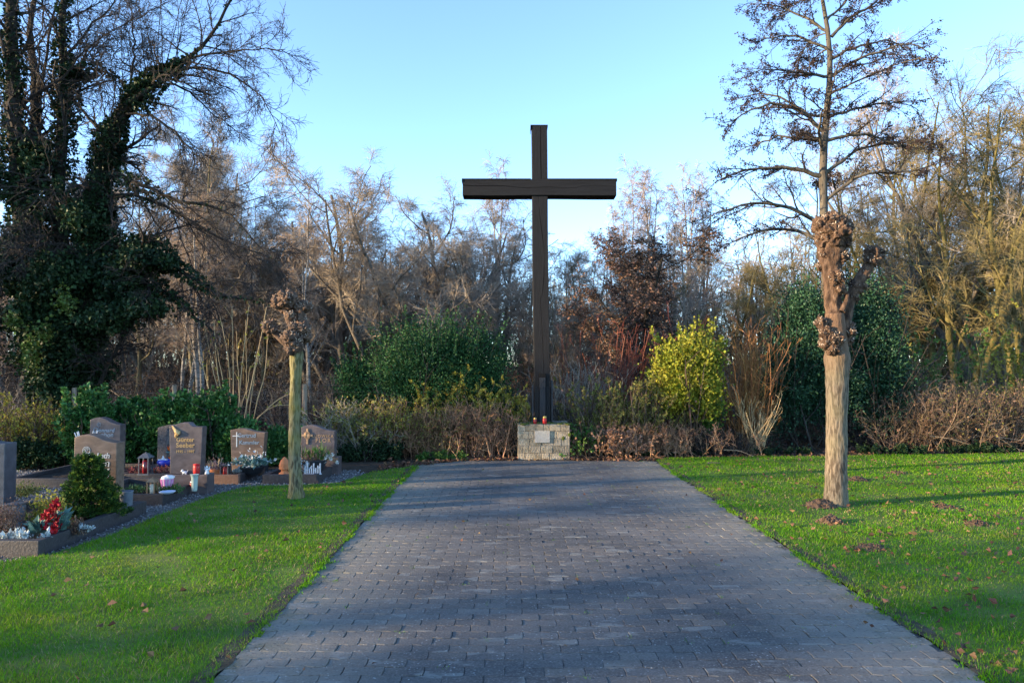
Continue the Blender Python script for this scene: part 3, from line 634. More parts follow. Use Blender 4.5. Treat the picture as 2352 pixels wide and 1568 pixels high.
# ================================================================== TREES
def resample(pts, n):
    p = np.array(pts, float); d = np.concatenate([[0], np.cumsum(np.linalg.norm(np.diff(p[:, :3], axis=0), axis=1))])
    t = np.linspace(0, d[-1], n); return np.stack([np.interp(t, d, p[:, k]) for k in range(p.shape[1])], 1)
def limb(px, Y0, Y1, base, n=12, rng=None, wob=0.0):
    """picture points (x, y, radius in pixels) taken at a depth running from Y0 to Y1 -> local points and radii in metres"""
    out = []; m = len(px)
    for i, (x, y, r) in enumerate(px):
        Y = Y0 + (Y1 - Y0)*i/(m-1); p = at(x, y, Y) - base; out.append((p.x, p.y, p.z, r*Y/F))
    q = resample(out, n)
    for _ in range(1):
        s = q.copy(); s[1:-1] = .25*q[:-2] + .5*q[1:-1] + .25*q[2:]; q = s
    if rng is not None and wob: q[1:, :3] += rng.normal(size=(n-1, 3))*wob
    return q[:, :3], q[:, 3]

def tree_paths(kind, rng):
    """returns (thick paths, thin paths): lists of (P, R, sides); trees about 10 units tall"""
    z = np.zeros
    if kind == 'spread':       # forked, dome crown
        k = rng.integers(2, 4); st = z((k, 3)); st[:, :2] = rng.normal(size=(k, 2))*.12
        D = turn(np.tile([[0, 0, 1.]], (k, 1)), np.radians(rng.uniform(8, 30, k)), rng)
        P0 = polyl(st, D, rng.uniform(7.5, 10, k), 12, .10, rng, tw=.06); R0 = np.linspace(.15, .035, 12)[None]*rng.uniform(.7, 1.1, (k, 1))
        P1, R1 = spawn(P0, R0, 7, .28, .97, 42, 10, .46, .45, 9, .12, .62, .02, rng, tw=.07)
        P2, R2 = spawn(P1, R1, 8, .2, 1, 45, 12, .42, .35, 6, .15, .6, .011, rng, tw=.02)
        P3, R3 = spawn(P2, R2, 10, .12, 1, 45, 14, .55, .3, 5, .17, .6, .0062, rng, tw=-.05, lmin=.3)
        P4, R4 = spawn(P3, R3, 9, .12, 1, 42, 14, .62, .3, 4, .16, .7, .0042, rng, tw=-.10, lmin=.25)
    elif kind == 'upright':    # slim poles with steep branches
        k = rng.integers(1, 4); st = z((k, 3)); st[:, :2] = rng.normal(size=(k, 2))*.2
        D = turn(np.tile([[0, 0, 1.]], (k, 1)), np.radians(rng.uniform(2, 12, k)), rng)
        P0 = polyl(st, D, rng.uniform(8.5, 10, k), 14, .06, rng, tw=.08); R0 = np.linspace(.115, .015, 14)[None]*rng.uniform(.7, 1.1, (k, 1))
        P1, R1 = spawn(P0, R0, 13, .18, .98, 40, 10, .33, .55, 8, .12, .5, .014, rng, tw=.10)
        P2, R2 = spawn(P1, R1, 7, .2, 1, 42, 12, .42, .3, 6, .15, .6, .009, rng, tw=.06)
        P3, R3 = spawn(P2, R2, 8, .12, 1, 42, 14, .55, .3, 5, .2, .6, .007, rng, tw=.03, lmin=.3)
        P4, R4 = spawn(P3, R3, 8, .12, 1, 42, 14, .62, .3, 3, .18, .7, .0042, rng, tw=-.02, lmin=.25)
    elif kind == 'birch':
        k = rng.integers(1, 3); st = z((k, 3)); st[:, :2] = rng.normal(size=(k, 2))*.15
        D = turn(np.tile([[0, 0, 1.]], (k, 1)), np.radians(rng.uniform(1, 7, k)), rng)
        P0 = polyl(st, D, rng.uniform(9, 10, k), 14, .04, rng, tw=.08); R0 = np.linspace(.11, .012, 14)[None]*rng.uniform(.8, 1.1, (k, 1))
        P1, R1 = spawn(P0, R0, 20, .3, .99, 38, 8, .24, .6, 8, .08, .35, .011, rng, tw=.05)
        P2, R2 = spawn(P1, R1, 8, .25, 1, 38, 12, .5, .3, 7, .10, .6, .006, rng, tw=-.10)
        P3, R3 = spawn(P2, R2, 9, .15, 1, 30, 12, .6, .3, 5, .12, .6, .006, rng, tw=-.18, lmin=.3)
        P4, R4 = P3[:0], R3[:0]
    elif kind == 'coppice':    # many poles from one stool
        k = rng.integers(6, 10); st = z((k, 3)); st[:, :2] = rng.normal(size=(k, 2))*.3
        D = turn(np.tile([[0, 0, 1.]], (k, 1)), np.radians(rng.uniform(4, 30, k)), rng)
        P0 = polyl(st, D, rng.uniform(6, 10, k), 12, .07, rng, tw=.05); R0 = np.linspace(.07, .012, 12)[None]*rng.uniform(.6, 1.2, (k, 1))
        P1, R1 = spawn(P0, R0, 7, .25, .98, 38, 10, .32, .4, 8, .12, .55, .011, rng, tw=.06)
        P2, R2 = spawn(P1, R1, 6, .2, 1, 42, 12, .45, .3, 6, .15, .6, .007, rng, tw=.0)
        P3, R3 = spawn(P2, R2, 7, .12, 1, 42, 14, .6, .3, 5, .2, .6, .006, rng, tw=-.03, lmin=.3)
        P4, R4 = spawn(P3, R3, 5, .15, 1, 42, 14, .62, .3, 3, .18, .7, .0042, rng, tw=-.03, lmin=.25)
    elif kind == 'mossy':      # leaning arching limbs, dense fine crown
        k = rng.integers(2, 5); st = z((k, 3)); st[:, :2] = rng.normal(size=(k, 2))*.2
        D = turn(np.tile([[0, 0, 1.]], (k, 1)), np.radians(rng.uniform(4, 24, k)), rng)
        P0 = polyl(st, D, rng.uniform(8, 10.5, k), 13, .09, rng, tw=.05); R0 = np.linspace(.14, .022, 13)[None]*rng.uniform(.7, 1.1, (k, 1))
        P1, R1 = spawn(P0, R0, 9, .2, .98, 50, 12, .42, .45, 9, .13, .55, .017, rng, tw=.05)
        P2, R2 = spawn(P1, R1, 7, .2, 1, 45, 14, .42, .3, 6, .16, .6, .010, rng, tw=.02)
        P3, R3 = spawn(P2, R2, 7, .12, 1, 45, 14, .55, .3, 5, .2, .6, .007, rng, tw=0, lmin=.3)
        P4, R4 = spawn(P3, R3, 7, .12, 1, 42, 14, .62, .3, 3, .18, .7, .0042, rng, tw=0, lmin=.25)
    return [(P0, R0, 8), (P1, R1, 5)], [(P2, R2, 3), (P3, R3, 3), (P4, R4, 3)]

VAR = {}
def variant(key, kind, seed, bark, twig, leafm=None, leafn=0, leafs=.08):
    rng = np.random.default_rng(seed); a, b = tree_paths(kind, rng)
    t = MB(); [tubes(t, P, R, s) for P, R, s in a]
    c = MB(); [tubes(c, P, R, s, 0) for P, R, s in b]
    mats = [M[twig]]
    if leafm:
        P, R, _ = b[-1] if len(b[-1][0]) else b[-2]; idx = rng.integers(0, len(P), leafn)
        pos, tan, _r = sample(P, R, idx, rng.random(leafn)); leaves(c, pos + rng.normal(size=pos.shape)*.03, tan + rng.normal(size=pos.shape)*.9, rng.uniform(.6, 1.2, leafn)*leafs, .3, rng, mi=1); mats.append(M[leafm])
    VAR[key] = (t.mesh(key + '_trunk', M[bark], True), c.mesh(key + '_crown', mats, False), max(P[:, :, 2].max() for P, R, s in a + b if len(P)), (a, b))
def plant(key, name, px, ytop, Y, label, cat='tree', group=None, rz=None, wide=1.0, dx=0.0):
    tr, cr, h, _ = VAR[key]; p = at(px, ytop, Y); s = (p.z + 0.03)/h
    e = empty(name, (p.x + dx, Y, -0.03), label, cat, group, rnd.uniform(0, 6.28) if rz is None else rz)
    e.scale = (s*wide, s*wide, s)
    link('trunk', tr, e); link('crown', cr, e); return e
for i in range(3): variant(f'spread{i}', 'spread', 20+i, 'bark_grey', 'twig_grey')
for i in range(3): variant(f'upright{i}', 'upright', 30+i, 'bark_olive', 'twig_grey')
for i in range(2): variant(f'birch{i}', 'birch', 40+i, 'birch', 'twig_red')
for i in range(3): variant(f'coppice{i}', 'coppice', 50+i, 'bark_olive', 'twig_red')
for i in range(3): variant(f'mossy{i}', 'mossy', 60+i, 'bark_moss', 'twig_olive')
variant('withered', 'spread', 71, 'bark_dark', 'twig_dark', 'brown_leaf', 8500, .12)
variant('rusty0', 'coppice', 81, 'bark_grey', 'twig_brown', 'brown_leaf', 500, .07)

# ---- individual trees of the wood, each where its crown shows
G1 = 'bare trees in the wood behind the graves'
L1 = 'slim bare grey tree in the wood behind the grave hedge'
for k, (px, yt, Y) in enumerate([(330, 330, 24), (395, 240, 26), (470, 215, 23), (520, 330, 27), (560, 300, 25), (610, 480, 24), (300, 420, 30), (440, 400, 34), (545, 430, 36), (640, 520, 32), (120, 300, 27), (30, 250, 25), (210, 260, 29), (-90, 260, 24), (-220, 300, 27), (-350, 280, 25)]):
    plant(['upright0', 'spread1', 'upright2', 'upright1', 'coppice0'][k % 5], 'bare_tree', px, yt, Y, L1, group=G1)
G2 = 'bare trees in the wood between the cross and the graves'
L2 = 'bare dark dome-crowned tree behind the big evergreen bush'
for k, (px, yt, Y) in enumerate([(800, 375, 24), (905, 360, 22), (985, 385, 23), (860, 440, 27), (740, 460, 25), (690, 520, 26), (1060, 400, 26), (780, 520, 31), (940, 470, 33), (1040, 480, 30), (720, 560, 34), (850, 560, 37), (1120, 500, 28), (1180, 540, 31)]):
    plant(['spread0', 'spread1', 'spread2', 'coppice1', 'spread0', 'coppice2'][k % 6], 'bare_tree', px, yt, Y, L2, group=G2, wide=1.22)
G3 = 'low bare trees behind the withered oak'
L3 = 'low twiggy bare tree behind the brown-leaved tree'
for k, (px, yt, Y) in enumerate([(1290, 590, 24), (1340, 560, 27), (1400, 520, 33), (1630, 540, 26), (1700, 560, 28), (1560, 600, 30), (1230, 600, 27), (1480, 580, 28), (1670, 520, 35), (1250, 640, 33), (1330, 640, 36)]):
    plant(['coppice0', 'upright1', 'coppice2', 'mossy0', 'mossy1', 'coppice1'][k % 6], 'bare_tree', px, yt, Y, L3, group=G3, wide=1.15)
G4 = 'mossy bare trees beyond the tall pollard'
L4 = 'bare tree with mossy olive branches beyond the tall right pollard'
for k, (px, yt, Y) in enumerate([(2010, 230, 21), (2100, 150, 23), (2180, 120, 20), (2270, 90, 22), (2340, 170, 19), (2400, 100, 22), (2060, 330, 27), (2150, 250, 29), (2240, 240, 27), (2330, 270, 28), (1960, 400, 26), (1780, 480, 24), (1840, 420, 27), (2440, 300, 24), (2120, 400, 33), (2290, 380, 34), (2540, 200, 22), (2640, 260, 24)]):
    plant(['mossy0', 'mossy1', 'mossy2', 'spread2', 'mossy1', 'mossy0'][k % 6], 'mossy_tree', px, yt, Y, L4, group=G4)
# birches
plant('birch0', 'birch_tree', 1142, 345, 32, 'tall white-stemmed birch rising behind the left arm of the cross', group='birches behind the cross', wide=.9)
LB = 'one of the pale slender birches beyond the right arm of the cross'
for px, yt, Y in ((1460, 355, 37), (1490, 380, 38), (1425, 440, 36), (1585, 362, 37), (1610, 385, 39), (1550, 450, 38)):
    plant('birch%d' % rnd.randint(0, 1), 'birch_tree', px, yt, Y, LB, group='birches behind the cross', wide=.85)
LB2 = 'pale crooked birch trunk standing behind the tall tan stems'
for px, yt, Y in ((455, 420, 18.5), (440, 500, 19.5)):
    plant('birch1', 'birch_tree', px, yt, Y, LB2, group='birches behind the graves', wide=1.2)
plant('birch0', 'birch_tree', 712, 480, 20, 'pale slim birch behind the short left pollard', group='birches behind the graves')
w_ = plant('withered', 'withered_oak', 1478, 505, 21, 'low spreading tree still full of withered brown leaves', wide=1.4, rz=2.2)

# ---- far wood: reads as one mass
def far_wood():
    rng = np.random.default_rng(9); mb = MB(); keys = ['coppice0', 'coppice1', 'upright1', 'spread1']
    lite = {k: [(P[::1], R) for P, R, s in (VAR[k][3][0] + VAR[k][3][1][:2])] for k in keys}
    for x in np.arange(-62, 62, 1.9):
        for Y in (27 + rng.uniform(0, 6), 34 + rng.uniform(0, 6), 41 + rng.uniform(0, 6), 50 + rng.uniform(0, 8)):
            if abs(x + rng.uniform(-1, 1)) > .95*Y + 5: continue
            k = keys[rng.integers(4)]; s = rng.uniform(.72, 1.06)*(1.05 if x < -8 or x > 14 else (.78 if 1.5 < x*30/Y < 4.5 else .95))*(1 if Y > 40 else .74); a = rng.uniform(0, 6.28)
            Rm = np.array([[math.cos(a), -math.sin(a), 0], [math.sin(a), math.cos(a), 0], [0, 0, 1]])
            mt = int(rng.integers(2))
            for j, (P, R) in enumerate(lite[k]):
                if j == 3:
                    sel = rng.random(len(P)) < .4; P, R = P[sel], R[sel]*2.0
                tubes(mb, (P*s) @ Rm.T + np.array([x, Y, -.03]), R*s*1.3, 3, mi=mt)
    tag(mb.obj('far_woods', [M['twig_red'], M['twig_grey']]), kind='stuff')
far_wood()

# ---- undergrowth: brambles, dead canes and brush in the wood
def undergrowth():
    rng = np.random.default_rng(12); mb = MB()
    spots = []
    for Y0, Y1, n, hmin, hmax in ((15.2, 18, 120, .6, 1.5), (18, 24, 190, .8, 2.1), (24, 34, 280, 1.1, 3.0), (34, 47, 380, 1.6, 4.2)):
        for _ in range(n):
            Y = rng.uniform(Y0, Y1); x = rng.uniform(-.95*Y, .95*Y); spots.append((x, Y, rng.uniform(hmin, hmax)))
    for x, Y, h in spots:
        k = 16; st = np.zeros((k, 3)); st[:, :2] = rng.normal(size=(k, 2))*.35
        D = turn(np.tile([[0, 0, 1.]], (k, 1)), np.radians(np.abs(rng.normal(25, 22, k))), rng)
        P = polyl(st, D, rng.uniform(.4, 1.25, k)*h, 6, .26, rng, tw=-.08); R = np.linspace(.010, .005, 6)[None]*np.ones((k, 1))*(Y/20)**.5
        Q, S = spawn(P, R, 5, .25, 1, 45, 15, .5, .3, 5, .25, .7, .0045*(Y/20)**.5, rng, tw=-.05, lmin=.25)
        U, V = spawn(Q, S, 3, .2, 1, 45, 15, .6, .3, 4, .25, .8, .004*(Y/20)**.5, rng, tw=-.05, lmin=.2)
        o = np.array([x, Y, -.03]); m = rng.choice([0, 1, 4, 4])
        tubes(mb, P + o, R, 3, m); tubes(mb, Q + o, S, 3, m); tubes(mb, U + o, V, 3, m)
        n = rng.integers(10, 60); idx = rng.integers(0, len(U), n); pos, tan, _ = sample(U, V, idx, rng.random(n))
        leaves(mb, pos + o, tan + rng.normal(size=(n, 3)), rng.uniform(.03, .08, n), .33, rng, mi=2 if rng.random() < .8 else 3)
    tag(mb.obj('undergrowth', [M['twig_brown'], M['twig_grey'], M['brown_leaf'], M['olive_leaf'], M['twig_dark']]), kind='stuff')
undergrowth()

# ---- trees behind the photographer that the low sun shines through (their shade stripes the lawn)
SHADE_SEED = 7
def shade_trees():
    rng = np.random.default_rng(77 + SHADE_SEED); mb = MB(); keys = ['spread0', 'spread1', 'spread2', 'mossy0', 'coppice1']
    for (x, y, h) in SHADE:
        P_ = VAR[keys[rng.integers(5)]][3]; s = h/9.5; a = rng.uniform(0, 6.28)
        Rm = np.array([[math.cos(a), -math.sin(a), 0], [math.sin(a), math.cos(a), 0], [0, 0, 1]])
        for j, (P, R, sd) in enumerate(P_[0] + P_[1][:2]):
            tubes(mb, (P*s) @ Rm.T + np.array([x, y, -.03]), R*s*(1.3, 1.5, 2.0, 2.2)[j], 4 if j < 2 else 3)
    tag(mb.obj('woods', M['twig_dark']), kind='stuff')
SHADE = []; srg = random.Random(SHADE_SEED)
for d in (27, 36):
    for u in np.arange(-22, 40, 5.2):
        uu = u + srg.uniform(-1.8, 1.8)
        SHADE.append((-.956*d - .292*uu + 0, -.292*d + .956*uu + 8, srg.uniform(7.5, 10)))
SHADE = [s for s in SHADE if s[1] < 0 or s[0] < -0.75*s[1] - 5]
shade_trees()

def leafcover(mb, P, R, n, lo, hi, spread, rng, mi=0, rad=None, ratio=.42, droop=.3):
    """leaves standing off a set of limbs; rad (N,n): thickness of the leafy sleeve"""
    L = plen(P); pr = L/L.sum(); idx = rng.choice(len(P), n*4, p=pr); t = rng.random(n*4)
    rq = sample(P, rad, idx, t)[2]; ok = np.nonzero(rng.random(n*4) < rq/rad.max())[0][:n]; idx, t = idx[ok], t[ok]; n = len(ok)
    pos, tan, r = sample(P, rad if rad is not None else R, idx, t)
    d = rng.normal(size=(n, 3)); d = nrm(d - tan*(d*tan).sum(1)[:, None])
    f = np.sqrt(rng.random(n))[:, None]*.55 + .45 + rng.normal(size=(n, 1))*spread
    ax = d + rng.normal(size=(n, 3))*.7; ax[:, 2] -= droop
    leaves(mb, pos + d*r[:, None]*f, ax, rng.uniform(lo, hi, n), ratio, rng, mi=mi)

# ---- ivy-clad tree over the graves
def ivy_tree():
    rng = np.random.default_rng(101); Yb = 15.6
    base = ground(170, 1000); base = Vector((at(150, 900, Yb).x, Yb, -.03))
    def Ls(data, n=14, wob=.012):
        a = [limb(px, Y0, Y1, base, n, rng, wob) for px, Y0, Y1 in data]
        return np.stack([x[0] for x in a]), np.stack([x[1] for x in a])
    thick = [  # (picture x, y, wood radius), depths
        ([(150, 1000, 30), (135, 850, 27), (95, 700, 24), (50, 520, 22), (40, 380, 18), (30, 200, 16), (25, 60, 13), (20, -120, 9)], 15.6, 15.0),
        ([(160, 1000, 28), (170, 850, 24), (150, 650, 20), (130, 480, 16), (140, 380, 13), (146, 220, 12), (143, 80, 8), (155, -90, 5)], 15.6, 15.9),
        ([(140, 930, 22), (100, 640, 18), (70, 450, 15), (85, 280, 12), (80, 150, 9), (60, 60, 6), (85, -30, 5)], 15.6, 16.6),
        ([(170, 950, 30), (200, 760, 28), (215, 560, 24), (225, 430, 22), (245, 330, 20), (290, 245, 16), (325, 205, 12), (355, 165, 9), (395, 140, 6), (430, 135, 4)], 15.6, 15.2),
    ]
    P0, R0 = Ls(thick, 18)
    arms = [
        ([(300, 235, 11), (345, 210, 9), (400, 165, 8), (455, 115, 7), (500, 65, 6), (520, 20, 5), (555, -40, 4)], 15.2, 15.0),
        ([(400, 140, 5), (450, 135, 5), (490, 122, 4), (540, 118, 3), (600, 112, 2), (660, 118, 1.4)], 15.2, 14.8),
        ([(400, 168, 6), (440, 152, 5), (490, 156, 4.4), (545, 178, 3.6), (590, 210, 2.6), (615, 245, 1.9), (640, 300, 1.2)], 15.2, 14.7),
        ([(365, 185, 5), (420, 200, 4), (460, 235, 3), (500, 270, 2), (540, 300, 1.4)], 15.2, 15.6),
        ([(290, 262, 5), (340, 262, 5), (390, 290, 4), (430, 330, 3), (450, 380, 2)], 15.2, 15.0),
        ([(235, 395, 10), (290, 402, 8), (340, 430, 7), (390, 462, 6), (470, 468, 5), (530, 490, 4), (570, 540, 3), (620, 590, 1.6)], 15.4, 14.6),
        ([(220, 460, 9), (280, 442, 7), (350, 455, 6), (430, 500, 5), (500, 545, 4), (560, 570, 3), (640, 600, 1.8)], 15.4, 15.4),
        ([(210, 560, 12), (280, 560, 10), (350, 585, 8), (400, 610, 7), (450, 645, 6), (500, 680, 5), (560, 685, 4), (620, 700, 2)], 15.4, 14.6),
        ([(210, 640, 10), (270, 660, 8), (340, 640, 7), (400, 680, 5), (450, 730, 3), (500, 770, 2)], 15.4, 14.8),
        ([(145, 330, 7), (170, 165, 5), (230, 150, 4), (290, 190, 3), (330, 250, 2)], 15.8, 15.2),
        ([(80, 330, 7), (105, 130, 5), (125, 40, 4), (140, -50, 3)], 16.2, 16.4),
        ([(146, 140, 6), (200, 70, 4), (260, 10, 3), (300, -40, 2)], 15.8, 16.4),
        ([(146, 200, 5), (210, 100, 3), (280, 60, 2), (340, 30, 1.4)], 15.9, 15.0),
        ([(60, 480, 8), (10, 420, 6), (-60, 380, 4), (-130, 360, 3)], 15.4, 14.8),
        ([(90, 660, 9), (20, 640, 7), (-60, 660, 5), (-120, 700, 3)], 15.5, 14.6),
        ([(120, 760, 9), (40, 720, 7), (-20, 740, 5), (-90, 800, 3)], 15.5, 14.6),
        ([(190, 480, 7), (130, 420, 5), (60, 500, 4), (10, 560, 3), (-50, 600, 2)], 15.4, 14.4),
        ([(200, 620, 9), (160, 560, 6), (100, 560, 5), (40, 600, 3)], 15.4, 14.2),
        ([(420, 60, 1), (300, 200, 5), (310, 100, 3), (300, 10, 2)][1:], 15.2, 15.5),
        ([(230, 880, 8), (300, 760, 6), (260, 830, 5), (330, 700, 3)][:1] + [(262, 810, 7), (290, 760, 5), (330, 700, 4)], 15.2, 15.0),
    ]
    P1, R1 = Ls(arms, 12, .02); R1 = R1*.62
    # upright water shoots on the arching limb
    k = 26; idx = np.full(k, 3); pos, tan, _ = sample(P0, R0, idx, rng.uniform(.45, .98, k))
    Ps = polyl(pos, nrm(np.array([[.1, 0, 1]]) + rng.normal(size=(k, 3))*.13), rng.uniform(.9, 2.3, k), 8, .04, rng, tw=.03); Rs = np.linspace(.011, .004, 8)[None]*np.ones((k, 1))
    P2, R2 = spawn(P1, R1, 16, .10, 1, 45, 14, .38, .3, 8, .16, .5, .008, rng, tw=-.03, lmin=.4)
    P2b, R2b = spawn(P0[:3], R0[:3], 16, .45, 1, 45, 12, .22, .3, 8, .14, .35, .012, rng, tw=.02)
    P2c, R2c = spawn(P0[3:], R0[3:], 12, .35, .95, 60, 14, .2, .3, 8, .14, .3, .010, rng, tw=-.02)
    A, Ra = np.concatenate([P2, P2b, P2c, Ps]), np.concatenate([R2, R2b, R2c, Rs])
    P3, R3 = spawn(A, Ra, 10, .12, 1, 42, 14, .45, .3, 6, .18, .6, .0055, rng, tw=-.04, lmin=.25)
    P4, R4 = spawn(P3, R3, 5, .15, 1, 42, 14, .55, .3, 4, .2, .7, .004, rng, tw=-.05, lmin=.18)
    e = empty('ivy_clad_tree', base, 'big old tree smothered in dark ivy with one limb arching over the graves', 'tree')
    t = MB(); tubes(t, P0, R0, 10); tubes(t, P1, R1, 7); t.obj('trunk', M['bark_dark'], e, True)
    c = MB(); tubes(c, A, Ra, 4); tubes(c, P3, R3, 3); tubes(c, P4, R4, 3); c.obj('crown', M['twig_dark'], e)
    iv = MB()
    def sleeve(Pk, rpx, Y, n, lo=.05, hi=.10, spread=.12, droop=.35):
        rr = np.interp(np.linspace(0, 1, Pk.shape[0]), np.linspace(0, 1, len(rpx)), rpx)*Y/F
        # lumpy sleeve
        ph = rng.uniform(0, 6, 3); rr = rr*(1 + .35*np.sin(np.arange(len(rr))*1.9 + ph[0]))
        m = rng.random(n) < .06
        leafcover(iv, Pk[None], None, n, lo, hi, spread, rng, 0, rad=rr[None], droop=droop)
    sleeve(P0[0], [78, 68, 58, 42, 30, 22, 17, 13], 15.5, 11500)
    sleeve(P0[1], [66, 60, 50, 38, 28, 21, 18, 10], 15.6, 8500)
    sleeve(P0[2], [54, 48, 38, 26, 16, 7, 1, .5], 15.8, 5000)
    sleeve(P0[3], [46, 54, 52, 40, 36, 34, 28, 20, 14, 6], 15.4, 15000)
    for ai, nn, prof in ((0, 900, [34, 22, 12, 2, .5, .5, .5]), (5, 600, [36, 16, 3, .5, .5, .5]), (6, 500, [30, 12, 3, .5, .5, .5]), (7, 2600, [46, 40, 34, 20, 6, 1, .5]), (8, 2200, [40, 36, 30, 10, 2, .5]), (9, 1000, [22, 22, 16, 3, .5]), (13, 1400, [34, 30, 20, 10]), (14, 1500, [36, 30, 20, 10]), (15, 1500, [36, 30, 24, 10]), (16, 900, [30, 22, 10, 2])):
        sleeve(P1[ai], prof, 15.2, nn)
    def blob(px, py, Y, rx, ry, rz_, n, lo=.05, hi=.11):
        c = np.array(at(px, py, Y) - base); k = 14; cc = rng.normal(size=(k, 3)); cc = nrm(cc)*rng.uniform(.3, 1, (k, 1)); idx = rng.integers(0, k, n)
        pos = c + (cc[idx]*.8 + rng.normal(size=(n, 3))*.28)*np.array([rx, ry, rz_]); ax = rng.normal(size=(n, 3)); ax[:, 2] -= .5
        leaves(iv, pos, ax, rng.uniform(lo, hi, n), .42, rng)
    for b in ((330, 590, 14.9, .45, .5, .25, 3200), (270, 640, 15.0, .5, .6, .45, 4500), (330, 705, 14.8, .5, .5, .22, 3000), (250, 730, 14.8, .5, .6, .3, 3500), (390, 600, 14.8, .22, .3, .14, 900),
              (130, 630, 14.8, .7, .6, .5, 5200), (70, 730, 14.8, .4, .5, .45, 2600), (130, 790, 14.9, .45, .45, .5, 3200), (125, 880, 15, .35, .4, .4, 1800), (185, 500, 15, .4, .5, .35, 2000), (20, 620, 14.8, .4, .5, .4, 1800), (170, 165, 15.5, .28, .3, .12, 700), (90, 360, 15.2, .3, .4, .4, 2200), (290, 690, 15.3, .5, .4, .3, 2500)):
        blob(*b)
    iv.obj('ivy', M['ivy'], e)
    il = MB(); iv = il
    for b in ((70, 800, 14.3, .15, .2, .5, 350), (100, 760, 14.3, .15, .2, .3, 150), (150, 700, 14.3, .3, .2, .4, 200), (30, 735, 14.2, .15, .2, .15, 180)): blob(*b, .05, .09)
    il.obj('sunlit_ivy', M['ivy_lit'], e)  # leaf patches in the painted sunlit ivy colour
ivy_tree()

